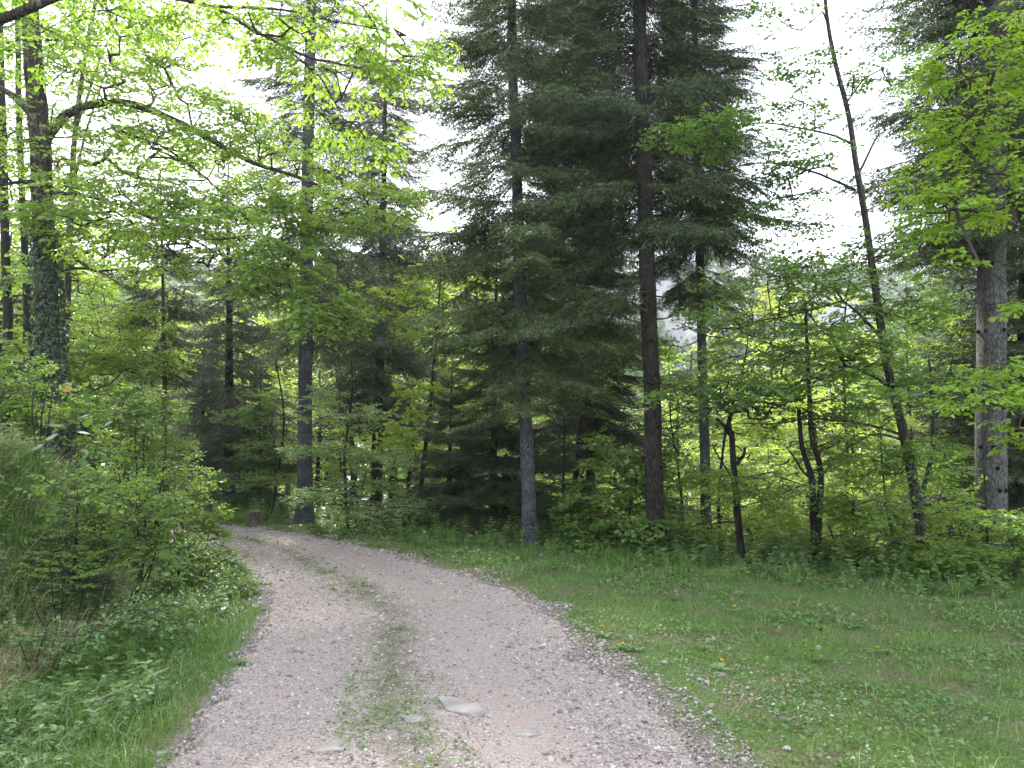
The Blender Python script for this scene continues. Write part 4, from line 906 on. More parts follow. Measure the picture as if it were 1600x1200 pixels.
def crag(cx, cy, rx, ry, z0, prof, seed, label):
    """rock mass with vertical fissures; prof: list of (u, top z) along x"""
    nu, nv = 150, 60; th = np.linspace(0, 2 * math.pi, nu, endpoint=False); v = np.linspace(0, 1, nv)
    TH, V = np.meshgrid(th, v); u = np.cos(TH)
    top = np.interp(u, [p[0] for p in prof], [p[1] for p in prof]) + 1.2 * vnoise(TH * 9, V * 0, 1, seed)
    sh = 1 - .25 * V ** 2; sh = sh * np.where(V > .93, np.clip((1 - V) / .07, 0, 1) ** .5, 1)
    X_ = cx + rx * u * (sh * .3 + .7 * np.where(V > .93, sh, 1)); Yv = cy + ry * np.sign(np.sin(TH)) * np.abs(np.sin(TH)) ** .6 * sh
    Zv = z0 + (top - z0) * np.minimum(V / .95, 1)
    dd = 1.6 * fbm(X_ * .30 + Yv * .3, Zv * .07, 1, 4, seed + 3) + .9 * np.round(2.5 * vnoise(X_ * .2, Zv * .16, 1, seed + 8)) / 2.5
    X_ = X_ + dd * np.cos(TH); Yv = Yv + dd * np.sin(TH) * 1.4
    i = (np.arange(nv - 1)[:, None] * nu + np.arange(nu)[None]); j = (np.arange(nv - 1)[:, None] * nu + (np.arange(nu)[None] + 1) % nu)
    mb = MB(); mb.add(np.stack([X_, Yv, Zv], -1).reshape(-1, 3), [np.stack([i, j, j + nu, i + nu], -1).reshape(-1, 4), ((nv - 1) * nu + np.arange(nu))[None]], np.clip(.55 + .35 * vnoise(X_ * .4, Zv * .15, 1, seed + 5), 0, 1).ravel())
    o = mb.build('cliff', M['cliff']); tag(o, label, 'cliff', kind='structure')
crag(24, 128, 19, 7, -4, [(-1, 20), (-.75, 27), (-.4, 24), (-.1, 29), (.3, 31), (.7, 26), (1, 16)], 3, 'pale grey rock cliff seen between the middle trunks')
crag(54, 132, 10, 6, 2, [(-1, 14), (-.5, 24), (-.2, 27.5), (.2, 25), (.6, 20), (1, 12)], 5, 'grey rock crag on the skyline right of the middle trunks')

# ------------------------------------------------------------------ left bank shrubs
GK = 'shrubs on the left bank'
young('bramble_bush', 'tangled leafy bramble at the track edge beside the far bend', 'bush', 275, 850, 11.6, 1.3,
      [(270, 760, 11.6, .6, .6, .35, 46), (295, 810, 11.8, .45, .5, .3, 36), (250, 820, 11.2, .5, .5, .3, 36), (320, 830, 12.2, .3, .4, .2, 20)], 'bright', 'shrub', seed=201, tint=.45, r=.012, stems=6, group=GK, tintvar=.35)
young('elder_bush', 'tall mixed leafy bush in front of the thin reddish pole', 'bush', 225, 800, 10.4, 2.0,
      [(220, 640, 10.6, .6, .6, .35, 30), (200, 700, 10.4, .6, .6, .35, 30), (240, 740, 10.4, .5, .5, .35, 26), (170, 640, 10.6, .5, .5, .25, 20), (215, 780, 10.2, .6, .5, .3, 26)], 'beech', 'shrub', seed=203, tint=.65, r=.016, stems=6, group=GK, tintvar=.3)
young('rose_bush', 'thorny bush with bare brown arching stems beside the broad leaved sapling', 'bush', 195, 900, 7.6, 1.0,
      [(200, 770, 7.6, .35, .4, .2, 22), (170, 810, 7.5, .35, .4, .2, 22), (235, 800, 7.7, .3, .3, .2, 16), (190, 860, 7.4, .35, .3, .15, 20)], 'bright', 'shrub', spscale=.7, seed=205, tint=.6, r=.011, stems=5, group=GK, tintvar=.3)
young('hawthorn_bush', 'pale leaved bush on top of the bank below the broken ivy trunk', 'bush', 60, 740, 8.8, 1.1,
      [(40, 620, 9.8, .6, .5, .25, 26), (100, 650, 9.6, .5, .5, .2, 20), (10, 580, 9.8, .5, .5, .25, 20), (150, 700, 9.2, .4, .5, .2, 16)], 'bright', 'shrub', seed=207, tint=.5, r=.012, stems=5, group=GK, tintvar=.3)
young('bramble_bush', 'low dark bramble hanging under the bank overhang', 'bush', 60, 1010, 5.7, .5,
      [(90, 1000, 5.7, .3, .3, .08, 12), (170, 975, 6, .3, .3, .10, 14), (240, 960, 6.6, .3, .3, .13, 16)], 'herb', 'shrub', spscale=.7, seed=209, tint=.55, r=.007, stems=6, group=GK)
young('dogwood_bush', 'fine leaved bush along the track edge between broad leaved sapling and bend', 'bush', 300, 900, 9.4, .8,
      [(290, 860, 9.4, .4, .4, .2, 34), (330, 890, 9.4, .35, .4, .15, 30), (260, 880, 9, .4, .4, .2, 30), (350, 920, 8.8, .3, .3, .12, 22)], 'beech', 'shrub', seed=211, tint=.6, r=.009, stems=6, group=GK)
young('raspberry_bush', 'spindly green canes on the grassy brow of the bank', 'bush', 110, 800, 6.6, .8,
      [(110, 745, 6.6, .3, .3, .10, 8), (150, 780, 6.7, .3, .3, .12, 12), (215, 830, 7.2, .3, .3, .15, 12)], 'bright', 'shrub', seed=213, tint=.4, r=.007, stems=6, group=GK, tintvar=.35)
def bank_fir():
    X0 = hit(112, 935); rng = np.random.default_rng(219); rt = thing('young_fir', 'knee high to waist high young fir with lime green new tips on the bank', 'young fir', X0, GK)
    tr, W, L = MB(), MB(), MB(); P = smooth_path([X0 - [0, 0, .05], X0 + [.02, 0, .45], X0 + [.0, .02, .95]], .05); tube(tr, P, np.linspace(.022, .004, len(P)), 7, rng, .05); tr.build('trunk', M['bark_dark'], rt)
    tn = [fir_branch(rng, .55, need=.0045, nlen=.020, nw=.0032, drop=.05) for _ in range(4)]
    for z in np.arange(.04, .95, .075):
        for k in range(6):
            a = rng.uniform(0, 6.28); l = (.55 * (1 - z) + .10) * rng.uniform(.8, 1.15); e = R(rng.normal(12, 9)); b = tn[rng.integers(0, 4)]
            d = np.array([[math.cos(a) * math.cos(e), math.sin(a) * math.cos(e), math.sin(e)]]); Fm = frame(d, np.array([[0, 0, 1.0]])); i = np.argmin(np.abs(P[:, 2] - X0[2] - z))
            far = np.clip((b[0][:, 0] - .25) * 4, 0, .65) * (rng.random(len(b[0])) < .9)
            L.place(b[0], b[1], P[i][None], Fm, np.array([l / .55]), [.3 + rng.normal(0, .06)], b[2] * .4 + far)
            A, B, wr = b[3]; PA = (Fm[0] @ (A * l / .55).T).T + P[i]; PB = (Fm[0] @ (B * l / .55).T).T + P[i]; segs(W, PA, PB, .003, .002, 3)
    W.build('branches', M['twig'], rt); L.build('crown', M['newfir'], rt)
bank_fir()
def bigleaf(name, label, cat, stems, leaves, mat, seed, leafsize, Y, veins=True):
    rng = np.random.default_rng(seed); g = None; S, L = MB(), MB(); root = None
    for P in stems:
        Q = pxpath(P, Y)
        if root is None:
            g = h1(Q[0][0], Q[0][1]); root = thing(name, label, cat, (Q[0][0], Q[0][1], g), GK); base = np.array([Q[0][0], Q[0][1], g - .03])
            Q[0] = base
        Q = smooth_path(Q, .04); tube(S, Q, np.linspace(.008, .003, len(Q)), 6, rng, .05)
    for (px, py, ang, sc_) in leaves:
        p = at(px, py, Y + rng.normal(0, .06)); a = R(ang + rng.normal(0, 8)); d = norm(np.array([math.cos(a), rng.normal(-.35, .25), math.sin(a) * .8 - .1]))
        segs(S, [p - d * .05], [p], .0018, .0015, 3)
        L.place(LB[0], LB[1], p[None], frame([d], norm(np.array([[0, 0, 1.0]]) + np.array([[rng.normal(0, .35), rng.uniform(-.7, .2), 0]]))), np.array([leafsize * sc_]), [.5 + rng.normal(0, .22)])
    S.build('stems', M['twig'], root); L.build('leaves', M[mat], root, smooth=True)
bigleaf('hazel_sapling', 'sapling with large broad light green leaves leaning over the track edge', 'sapling',
        [[(245, 930), (240, 890), (236, 860), (240, 845)], [(238, 900), (262, 885), (275, 870)], [(245, 930), (225, 940), (218, 950)]],
        [(240, 850, 60, 1.1), (245, 855, 20, 1.1), (236, 858, 150, 1.2), (238, 862, 200, 1), (250, 862, -30, 1.2), (262, 868, 10, 1.1), (272, 872, -40, 1), (230, 875, 190, 1), (222, 880, 160, .9), (240, 890, -60, .9), (280, 880, 10, .8), (215, 855, 120, 1.2), (255, 895, -10, .9), (225, 910, 200, .8), (240, 935, -20, 1), (230, 945, -120, 1), (262, 840, 80, .9), (208, 842, 140, 1)],
        'beech', 301, .125, 7.4)
bigleaf('hazel_sapling', 'sapling with large rounded dark green leaves at the foot of the ivy clad trees', 'sapling',
        [[(100, 760), (110, 720), (120, 680), (118, 640)], [(112, 710), (140, 690), (165, 665)], [(112, 720), (85, 700), (62, 690)]],
        [(112, 640, 80, 1.1), (122, 655, 30, 1.1), (100, 668, 150, 1.2), (92, 680, 190, 1.2), (118, 675, 10, 1.1), (135, 668, 60, 1), (85, 690, 170, 1.1), (70, 695, 200, 1), (105, 700, 220, 1.1), (125, 700, -30, 1.1), (145, 690, 10, 1), (95, 712, 210, 1), (160, 668, 40, 1.1), (60, 702, 190, .9), (140, 630, 100, 1.1), (150, 705, -20, .8), (110, 725, -100, 1), (168, 650, 70, .9), (128, 716, -60, 1)],
        'herb', 303, .145, 7.8)

# ------------------------------------------------------------------ scattered cover
def polar(rng, n, r0=2.6, r1=26, half=43):
    r = np.exp(rng.uniform(math.log(r0), math.log(r1), n)); a = np.radians(rng.uniform(-half, half, n)); x, y = r * np.sin(a), r * np.cos(a)
    return x, y, r
def fields(x, y): return polydist(x, y, LEFT), -polydist(x, y, RIGHT), -polydist(x, y, EDGE)
def blades(mb, rng, x, y, h, w, lean, tint, sink=.01, dirbias=None):
    n = len(x); z = height(x, y) - sink; a = rng.uniform(0, 6.28, n); b = a + rng.normal(0, .5, n) + 1.57
    P = np.stack([x, y, z], 1); W = np.stack([np.cos(a), np.sin(a), 0 * a], 1) * (w / 2)[:, None]
    D = np.stack([np.cos(b), np.sin(b), 0 * a], 1)
    if dirbias is not None: D = norm(D + dirbias)
    l = (lean * rng.uniform(.3, 1.3, n) * h)[:, None]; up = np.array([0, 0, 1.0])
    m = P + D * l * .35 + up * (h * .6)[:, None]; t = P + D * l + up * (h * np.clip(1 - lean * .35, .25, 1))[:, None]
    V = np.stack([P - W, P + W, m - W * .75, m + W * .75, t], 1).reshape(-1, 3); i = np.arange(n) * 5
    mb.add(V, [np.stack([i, i + 1, i + 3, i + 2], -1), np.stack([i + 2, i + 3, i + 4], -1)], np.repeat(np.clip(tint, 0, 1), 5))
rgG = np.random.default_rng(7)
def grass():
    rng = rgG; G = MB()
    x, y, r = polar(rng, 420000); s, q, e = fields(x, y); pn = fbm(x, y, .9, 3, 60); pn2 = fbm(x, y, 3.0, 2, 66)
    edge = .12 * vnoise(x, y, 2.5, 61) + .10 * vnoise(x, y, 9, 62)
    lawn = (q > .10 + edge) & (e < .6); bare = np.clip(.65 + 1.6 * (pn + .25), .22, 1) * np.clip((q - edge) / .55, .12, 1)
    far_ = np.clip(.55 + (q / 1.6), 0, 1)
    k = lawn & (rng.random(len(x)) < bare * far_)
    blades(G, rng, x[k], y[k], rng.uniform(.022, .06, k.sum()) * (1 + .7 * np.clip(pn2[k] + .2, 0, 1)) * (1 + .6 * np.clip((e[k] + 2) / 2, 0, 1)), .0032 * np.maximum(r[k] / 5, 1) * rng.uniform(.7, 1.3, k.sum()), .7, rng.normal(.45, .2, k.sum()) + .5 * pn[k] + .3 * pn2[k])
    k = (s > .05 + edge) & (s < 9) & (rng.random(len(x)) < np.clip(.3 + s * 1.2, 0, 1)) 
    hh = rng.uniform(.05, .13, k.sum()) * (1 + .8 * np.clip(pn2[k] + .1, 0, 1)) * (1 + .8 * np.clip(s[k] - 1.2, 0, 1.2))
    blades(G, rng, x[k], y[k], hh, .004 * np.maximum(r[k] / 5, 1) * rng.uniform(.7, 1.3, k.sum()), .75, rng.normal(.55, .2, k.sum()) + .25 * pn[k])
    mid = midness(x, y); k = (mid > .3) & (pn2 + .35 * mid > .23) & (rng.random(len(x)) < .75 * mid)
    blades(G, rng, x[k], y[k], rng.uniform(.02, .06, k.sum()), .0035 * np.maximum(r[k] / 5, 1), .9, rng.normal(.5, .2, k.sum()))
    tag(G.build('grass', M['grass']), 'short green grass on the verge, bank and between the wheel tracks', 'grass', kind='stuff')
    # taller clumps
    T = MB(); x, y, r = polar(rng, 5200); s, q, e = fields(x, y); c = fbm(x, y, .7, 2, 70)
    kR = (q > .5) & (e > -3.0) & (e < .9) & (rng.random(len(x)) < np.clip((e + 3) / 3, .08, 1) * np.clip(.4 + c, .1, 1)); kL = (s > .35) & (s < 7) & (rng.random(len(x)) < .4)
    kLawn = (q > .6) & (e < -1) & (rng.random(len(x)) < .30) & (c > -.1)
    for kk, hh, nn in ((kR, .20, 26), (kL, .24, 26), (kLawn, .10, 22)):
        X0, Y0, R0 = x[kk], y[kk], r[kk]; n = len(X0); X1 = np.repeat(X0, nn) + rng.normal(0, .045, n * nn); Y1 = np.repeat(Y0, nn) + rng.normal(0, .045, n * nn)
        H = np.repeat(rng.uniform(.6, 1.5, n), nn) * hh * rng.uniform(.5, 1.2, n * nn); blades(T, rng, X1, Y1, H, .004 * np.maximum(np.repeat(R0, nn) / 5, 1), .8, np.repeat(rng.normal(.5, .15, n), nn) + rng.normal(0, .12, n * nn))
    tag(T.build('tall_grass', M['grass']), 'taller tufts of green grass along the forest edge and bank', 'grass', kind='stuff')
    # dry straw
    D = MB(); x, y, r = polar(rng, 110000, 3, 20); s, q, e = fields(x, y); c = fbm(x, y, .55, 2, 74) ; c2 = fbm(x, y, 1.4, 2, 75)
    k = (s > 1.3) & (s < 6) & (rng.random(len(x)) < np.clip(.8 + 1.8 * c2, 0.2, 1)) | ((e > -1.5) & (e < 1.0) & (c > .22) & (x > 3) & (rng.random(len(x)) < .35)) | ((q > .1) & (e < 0) & (rng.random(len(x)) < .012))
    on_bank = s[k] > 0; fl = np.zeros((k.sum(), 3)); fl[on_bank] = [1.3, -.5, 0]
    blades(D, rng, x[k], y[k], np.where(on_bank, rng.uniform(.15, .42, k.sum()), rng.uniform(.05, .25, k.sum())), .003 * np.maximum(r[k] / 5, 1), np.where(on_bank, 1.5, .7)[0] if False else 1.25, rng.normal(.5, .25, k.sum()), dirbias=fl)
    tag(D.build('dry_grass', M['drygrass']), 'straw coloured dead grass hanging on the bank and forest edge', 'dry grass', kind='stuff')
grass()
def clover():
    rng = rgG; C = MB(); x, y, r = polar(rng, 150000, 2.8, 20); s, q, e = fields(x, y); c = fbm(x, y, 1.6, 3, 80); ed = .12 * vnoise(x, y, 2.5, 61) + .10 * vnoise(x, y, 9, 62)
    k = ((q > .15 + ed) & (e < .5) & (rng.random(len(x)) < np.clip(.35 + 1.2 * c, .03, 1))) | ((s > .25 + ed) & (s < 6) & (rng.random(len(x)) < .5)) | ((midness(x, y) > .4) & (c > .12) & (rng.random(len(x)) < .25))
    x, y, r, s, q = x[k], y[k], r[k], s[k], q[k]; n = len(x); h = rng.uniform(.012, .05, n) + .05 * rng.random(n) * (s > .5)
    P = np.stack([x, y, height(x, y) + h], 1); d = rng.normal(size=(n, 3)) * [1, 1, .3]; v, f = leaf_simple(.75, .12)
    C.place(v, f, P, frame(norm(d), norm(rng.normal(0, .35, (n, 3)) + [0, 0, 1.0])), rng.uniform(.014, .034, n) * np.maximum(r / 6, 1) * np.where(s > .5, 1.5, 1), rng.normal(.5, .22, n))
    tag(C.build('ground_cover', M['herb']), 'low leafy weeds and clover through the grass', 'ground cover', kind='stuff')
clover()
def herbs():
    rng = rgG; T = []
    for k in range(7):
        H = 1.0; m = MB(); n = 9 if k < 5 else 6; pos, dr, sz = [], [], []; st = MB()
        q = np.array([0, 0, 0.0]); d = np.array([rng.normal(0, .12), rng.normal(0, .12), 1.0]); A, B = [], []
        for i in range(n):
            q2 = q + norm(d) * H / n; A.append(q); B.append(q2); q = q2; d = d + rng.normal(0, .08, 3); a0 = i * 1.57 + rng.normal(0, .3)
            for a in (a0, a0 + 3.14) if i < n - 1 else (a0, a0 + 2.1, a0 + 4.2):
                if i < 1: continue
                pos.append(q); dr.append([math.cos(a), math.sin(a), rng.uniform(-.35, .35)]); sz.append((.34 if k < 5 else .5) * (1 - .55 * i / n) * rng.uniform(.8, 1.2))
        v, f = leaf_simple(.5 if k % 2 else .68, .10); m.place(v, f, np.array(pos), frame(dr, norm(rng.normal(0, .25, (len(pos), 3)) + [0, 0, 1.0])), np.array(sz), rng.normal(0, .15, len(pos)))
        segs(m, A, B, .012, .008, 3, .2); T.append((np.concatenate(m.v).astype(float), m.f, np.concatenate(m.t).astype(float)))
    Hm = MB(); x, y, r = polar(rng, 15000, 3.2, 24); s, q, e = fields(x, y); c = fbm(x, y, .8, 2, 90)
    pr = np.where(e > -2.0, np.clip((e + 2.0) / 1.3, 0, 1), 0) * (e < 2.6) * (q > .6) * np.clip(.75 + c, .25, 1)
    pr = np.maximum(pr, (s > .35) * (s < 8) * np.clip(.30 + c, .06, .7) * np.where(y > 9, 1, .7)); k = rng.random(len(x)) < pr
    x, y, r, s, e = x[k], y[k], r[k], s[k], e[k]; n = len(x)
    hs = np.where(s > 0, rng.uniform(.09, .22, n) * (1 + .9 * np.clip(s - 1.6, 0, 1)), rng.uniform(.14, .34, n) * np.clip(.55 + (e + 1.6) * .35, .4, 1.35))
    P = np.stack([x, y, height(x, y) - .01], 1); a = rng.uniform(0, 6.28, n); F = np.zeros((n, 3, 3)); F[:, 0, 0] = np.cos(a); F[:, 0, 1] = -np.sin(a); F[:, 1, 0] = np.sin(a); F[:, 1, 1] = np.cos(a); F[:, 2, 2] = 1
    ch = rng.integers(0, 7, n)
    for j in range(7):
        m = ch == j; Hm.place(T[j][0], T[j][1], P[m], F[m], hs[m], rng.normal(.5, .2, m.sum()), T[j][2])
    tag(Hm.build('undergrowth', M['edge']), 'knee high nettles and herbs along the forest edge and bank', 'undergrowth', kind='stuff')
herbs()
def gravel():
    rng = rgG; S = MB(); tm = []
    for k in range(10):
        v = np.array([(-1, -1, -1), (1, -1, -1), (1, 1, -1), (-1, 1, -1), (-.7, -.7, 1), (.7, -.7, 1), (.7, .7, 1), (-.7, .7, 1)], float) * .5
        v += rng.normal(0, .16, v.shape); v *= [1, rng.uniform(.55, .9), rng.uniform(.35, .6)]
        tm.append((v, np.array([(0, 3, 2, 1), (4, 5, 6, 7), (0, 1, 5, 4), (1, 2, 6, 5), (2, 3, 7, 6), (3, 0, 4, 7)])))
    x, y, r = polar(rng, 270000, 2.9, 21, 40); s, q, e = fields(x, y); w = np.abs(s) + np.abs(q); c = -s / w
    track = np.exp(-((c - .70) / .13) ** 2) * .75 + np.exp(-((c - .20) / .09) ** 2) * .35; nz = fbm(x, y, 1.2, 3, 95)
    ins = (s < .05 + .12 * vnoise(x, y, 3, 41)) & (q < .25 + .3 * vnoise(x, y, 2.2, 42)); rightloose = (q > -.7) & (y < 7)
    pr = ins * np.clip(1 - track + .5 * nz, .12, 1) * (1 - .45 * midness(x, y)) 
    pr = np.where((q > .05) & (q < 1.1) & (y < 6.0) & (nz > -.25), .55 * (1 - .8 * q), pr); pr = np.where((q > .3) & (e < -1) & (vnoise(x, y, .9, 77) > .5), .015, pr)
    k = rng.random(len(x)) < pr; x, y, r, q = x[k], y[k], r[k], q[k]; n = len(x)
    sz = np.clip(rng.lognormal(math.log(.0084), .48, n), .004, .035) * np.maximum(r / 5.5, 1) ** .8 * np.where((q > -.6) & (y < 7), 1.15, 1)
    P = np.stack([x, y, height(x, y) + .006 + sz * .10], 1); a = rng.uniform(0, 6.28, n); d = np.stack([np.cos(a), np.sin(a), rng.normal(0, .18, n)], 1)
    F = frame(norm(d), norm(rng.normal(0, .22, (n, 3)) + [0, 0, 1.0])); ch = rng.integers(0, 10, n); tv = np.clip(rng.normal(.5, .24, n), 0, 1)
    for j in range(10):
        m = ch == j; S.place(tm[j][0], tm[j][1], P[m], F[m], sz[m] * 1.0, tv[m])
    tag(S.build('gravel', M['stone']), 'loose pinkish grey gravel covering the track', 'gravel', kind='stuff')
    L = MB(); x, y, r = polar(rng, 16000, 2.9, 16); s, q, e = fields(x, y); pr = np.where((s < .3) & (q < .4), .10 + .45 * midness(x, y), .22) ; pr = np.where((q > -.5) & (q < .8), .35, pr) * (.4 + .6 * (fbm(x, y, 1.1, 2, 55) > 0))
    k = rng.random(len(x)) < pr; x, y, r = x[k], y[k], r[k]; n = len(x); P = np.stack([x, y, height(x, y) + .014 + .01 * rng.random(n)], 1); v, f = leaf_simple(.5, .12)
    L.place(v, f, P, frame(norm(rng.normal(size=(n, 3)) * [1, 1, .15]), norm(rng.normal(0, .25, (n, 3)) + [0, 0, 1.0])), rng.uniform(.012, .04, n), rng.random(n))
    tag(L.build('leaf_litter', M['litter']), 'brown leaf litter scattered on track and verge', 'leaf litter', kind='stuff')
gravel()

# ------------------------------------------------------------------ stones, stump, stick, flowers
import bmesh
def ico(sub):
    bm = bmesh.new(); bmesh.ops.create_icosphere(bm, subdivisions=sub, radius=1); bm.verts.ensure_lookup_table()
    v = np.array([q.co[:] for q in bm.verts]); f = np.array([[q.index for q in a.verts] for a in bm.faces]); bm.free(); return v, f
IV, IF = ico(5)
def rock(label, px, py, sx, sy, sz, rot, seed, up=.35, planes=9):
    rng = np.random.default_rng(seed); c = hit(px, py); v = IV.copy()
    for k in range(planes):
        n = norm(rng.normal(size=3) * [1, 1, .6]); d = rng.uniform(.55, .85); h = v @ n - d; v = v - np.maximum(h, 0)[:, None] * n
    n = norm(np.array([rng.normal(0, .12), rng.normal(0, .12), 1.0])); h = v @ n - .45; v = v - np.maximum(h, 0)[:, None] * n * .85
    v = v * (1 + .05 * fbm(v[:, 0] + v[:, 2] * 1.3, v[:, 1] - v[:, 2], 2.5, 3, seed) + .02 * vnoise(v[:, 0] * 9 + v[:, 2] * 7, v[:, 1] * 9, 1, seed + 2))[:, None]
    v = v * [sx, sy, sz]; a = R(rot); v = np.stack([v[:, 0] * math.cos(a) - v[:, 1] * math.sin(a), v[:, 0] * math.sin(a) + v[:, 1] * math.cos(a), v[:, 2]], 1)
    m = MB(); m.add(v + c + [0, 0, sz * up - sz * .35], IF, np.clip(.5 + .4 * fbm(v[:, 0] * 8, v[:, 1] * 8, 1, 3, seed), 0, 1))
    tag(m.build('rock', M['rock'], origin=c, smooth=False), label, 'rock', 'flat limestone rocks set in the track')
rock('largest flat pale rock, long and tilted, beside the grassy centre of the track', 718, 1108, .235, .10, .075, -42, 1, .28)
rock('arched flat rock with mossy edge left below the largest flat rock', 645, 1130, .13, .07, .05, -30, 2, .38)
rock('low rough slab at the left of the grassy centre near the bottom edge', 520, 1172, .13, .08, .045, 10, 3, .38)
rock('rounded whitish rock low in the right wheel track', 822, 1153, .09, .045, .04, 12, 4, .35)
rock('small grey rock between the largest flat rock and the rounded whitish one', 786, 1160, .03, .022, .022, 40, 5)
rock('lone white stone lying in the green verge at the lower right', 1400, 1118, .06, .035, .028, 15, 6)
rock('pale fist sized stone at the left gravel border near the bottom', 252, 1180, .045, .03, .026, 20, 7)
rock('small bluish stone in the mossy centre at the bottom', 718, 1180, .028, .022, .02, 0, 8)
rock('whitish stone at the right gravel fringe near the bottom', 1230, 1174, .035, .025, .022, 50, 9)
rock('slab worn level with the gravel right of centre at the bottom edge', 540, 1150, .07, .035, .02, -8, 10)

def stump():
    c = hit(398, 822); c = np.array([c[0], c[1], h1(c[0], c[1])]); rng = np.random.default_rng(5); rt = thing('tree_stump', 'short cut tree stump with mossy top at the far bend', 'tree stump', c)
    m = MB(); P = np.array([c + [0, 0, z] for z in (-.05, .03, .12, .22, .30)]); tube(m, P, [.17, .145, .125, .12, .118], 22, rng, .05, cap=False); m.build('trunk', M['bark_red'], rt, smooth=True)
    t = MB(); a = np.linspace(0, 6.283, 22, endpoint=False); ring = np.stack([c[0] + .112 * np.cos(a), c[1] + .112 * np.sin(a), 0 * a + c[2] + .302], 1); ring2 = np.stack([c[0] + .125 * np.cos(a), c[1] + .125 * np.sin(a), 0 * a + c[2] + .28], 1); v = np.vstack([ring2, ring, c + [0, 0, .315]])
    i = np.arange(22); t.add(v, [np.stack([i, (i + 1) % 22, (i + 1) % 22 + 22, i + 22], -1), np.stack([i + 22, (i + 1) % 22 + 22, 0 * i + 44], -1)], .5); t.build('moss_cap', tint_mat('stump_top', [(0, (.12, .10, .05)), (1, (.20, .16, .08))], .9, .5, 60), rt)
stump()
def stick(label, pts, r, seed, mat='deadtwig'):
    rng = np.random.default_rng(seed); Q = np.array([hit(*p) + [0, 0, .02 + r + q] for p, q in pts]); Q = smooth_path(Q, .04); Q += np.cumsum(rng.normal(0, .0015, Q.shape), 0)
    m = MB(); tube(m, Q, np.linspace(r, r * .5, len(Q)), 8, rng, .08, tint=.7); tag(m.build('fallen_branch', M[mat], origin=Q[0]), label, 'fallen branch', 'dead branches lying on the ground')
stick('bare grey stick lying across the grass at the lower left', [((262, 1066), .05), ((200, 1098), .06), ((150, 1115), .05), ((112, 1125), .03), ((60, 1146), .0)], .009, 1)
stick('thin dead twig in the gravel at the bottom right', [((985, 1175), 0), ((1030, 1183), 0), ((1075, 1190), .0)], .004, 2)
stick('thin straw coloured twig leaning in the green verge at the right', [((1505, 1040), .04), ((1520, 1055), .02), ((1532, 1068), 0)], .003, 3)

def dandelion(px, py, kind, label, h=.10, Yd=None):
    c = hit(px, py) if Yd is None else np.array([at(px, py, Yd)[0], Yd, h1(at(px, py, Yd)[0], Yd)])
    if Yd is not None: h = max(.05, at(px, py, Yd)[2] - c[2])
    else:
        # head seen at (px, py): walk the foot towards the camera until the head fits
        Y = c[1]
        for _ in range(6): p = at(px, py, Y); Y -= max(0, 0) ; 
        for Yq in np.arange(c[1], 2.5, -.02):
            p = at(px, py, Yq)
            if p[2] - h1(p[0], Yq) >= h: c = np.array([p[0], Yq, h1(p[0], Yq)]); break
    rng = np.random.default_rng(int(px * 7 + py)); g = {'y': 'yellow dandelions in the grass', 'w': 'dandelion clocks in the grass', 'b': 'small yellow buttercups'}[kind]
    rt = thing('dandelion', label, 'dandelion', c, g); s_ = MB(); top = c + [rng.normal(0, .008), 0, h]; tube(s_, smooth_path([c - [0, 0, .01], c + [.004, 0, h * .5], top], .02), .0022, 5, tint=.6)
    s_.build('stem', M['herb'], rt); H = MB(); v, f = leaf_simple(.35, .02)
    if kind != 'w':
        n = 60; a = rng.uniform(0, 6.28, n); e = rng.uniform(.05, 1.2, n); d = np.stack([np.cos(a) * np.cos(e), np.sin(a) * np.cos(e), np.sin(e)], 1); H.place(v, f, np.tile(top, (n, 1)), frame(d, norm(rng.normal(size=(n, 3)))), np.full(n, .015), .5 + rng.normal(0, .2, n)); H.build('flower', M['yellow'], rt)
    else:
        n = 150; d = randdir(rng, n); H.place(v, f, top + d * .008, frame(d, norm(rng.normal(size=(n, 3)))), np.full(n, .010), .5 + rng.normal(0, .2, n)); H.build('seed_head', M['clock'], rt)
    L = MB(); n = 6; a = rng.uniform(0, 6.28, n); d = np.stack([np.cos(a), np.sin(a), .25 + 0 * a], 1); L.place(LL[0], LL[1], np.tile(c + [0, 0, .012], (n, 1)), frame(norm(d), np.tile([0, 0, 1.0], (n, 1))), np.full(n, .10), .5 + rng.normal(0, .2, n)); L.build('leaves', M['herb'], rt)
M['yellow'] = leaf_mat('dandelion_petal', (.70, .42, .0), (.80, .52, .0), (.85, .62, .01), .3, (1, 1, 1))
M['clock'] = leaf_mat('dandelion_down', (.35, .34, .32), (.45, .44, .42), (.55, .55, .53), .4, (1, 1, 1))
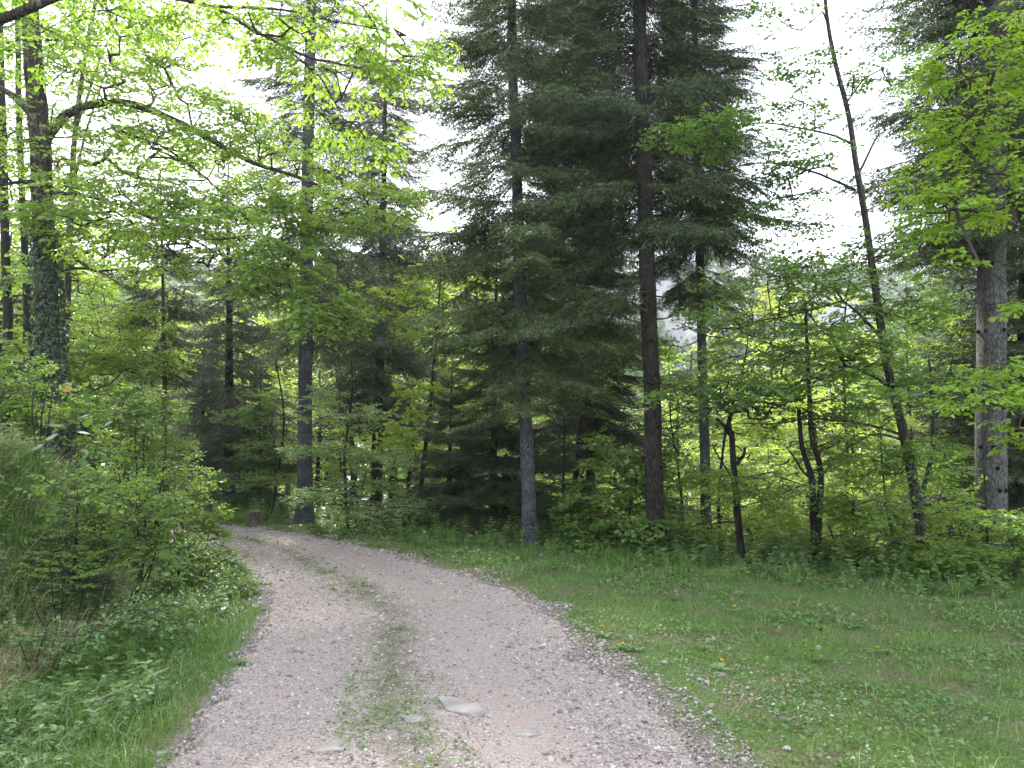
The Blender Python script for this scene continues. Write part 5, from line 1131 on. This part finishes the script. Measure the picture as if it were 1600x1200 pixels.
for (px, py, k, lab, h, Yd) in [
    (942, 978, 'y', 'large yellow dandelion where gravel meets the verge', .09, None), (972, 1005, 'y', 'small yellow dandelion just below the large one at the gravel border', .05, None),
    (988, 996, 'w', 'white dandelion clock beside the two yellow dandelions', .10, None), (1128, 1031, 'y', 'yellow dandelion alone in the middle of the verge', .07, None), (1148, 947, 'y', 'yellow dandelion by the herbs near the black snag', .06, None),
    (1054, 923, 'w', 'dandelion clock by the herbs below the dark brown trunk', .10, None), (1106, 999, 'w', 'dandelion clock above the lone yellow dandelion of the verge', .09, None), (1333, 960, 'w', 'dandelion clock at the herb border below the leaning beech', .12, None),
    (1278, 1011, 'w', 'withered dandelion clock on a bare stalk in the verge', .10, None), (1371, 1011, 'y', 'small yellow dandelion among grass tufts at the right', .05, None), (745, 832, 'w', 'tall dandelion clock left of the blue grey trunk', .3, 12.6), (664, 831, 'w', 'tall dandelion clock before the low dark spruce', .3, 13.0),
    (667, 838, 'y', 'yellow dandelion before the low dark spruce', .3, 12.9), (728, 855, 'w', 'low dandelion clock on the verge left of the blue grey trunk', .1, 11.9), (376, 889, 'y', 'yellow dandelion at the left track edge near the bend', .08, None), (380, 1027, 'y', 'yellow dandelion at the left track edge, nearer than the bend', .05, None),
    (12, 1092, 'y', 'yellow flower in the grass in the lower left corner', .12, None), (391, 816, 'y', 'yellow dandelion at the stump foot', .12, 17.2), (450, 829, 'y', 'yellow dandelion in the grass below the grey fir at the bend', .12, 15.6), (537, 831, 'y', 'yellow dandelion below the pale green young beech', .12, 14.6), (530, 825, 'w', 'dandelion clock below the pale green young beech', .15, 14.8), (505, 836, 'y', 'yellow dandelion halfway from grey fir to pale green beech', .12, 15.0)]:
    dandelion(px, py, k, lab, h, Yd)

# ------------------------------------------------------------------ air
def haze(d):
    m, n = mat_new('air'); v = nd(n, 'ShaderNodeVolumePrincipled'); v.inputs['Density'].default_value = d; v.inputs['Color'].default_value = (.93, .96, 1, 1); v.inputs['Anisotropy'].default_value = .35
    o = nd(n, 'ShaderNodeOutputMaterial'); n.links.new(v.outputs[0], o.inputs['Volume'])
    lo, hi = np.array([-450, -60, -60.]), np.array([450, 950, 130.]); mb = MB()
    c = np.array([[(lo, hi)[i][0], (lo, hi)[j][1], (lo, hi)[k][2]] for i in (0, 1) for j in (0, 1) for k in (0, 1)])
    mb.add(c, np.array([(0, 1, 3, 2), (4, 6, 7, 5), (0, 4, 5, 1), (2, 3, 7, 6), (0, 2, 6, 4), (1, 5, 7, 3)])); tag(mb.build('haze', m), 'pale air haze over the valley', 'haze', kind='stuff')
haze(.0004)
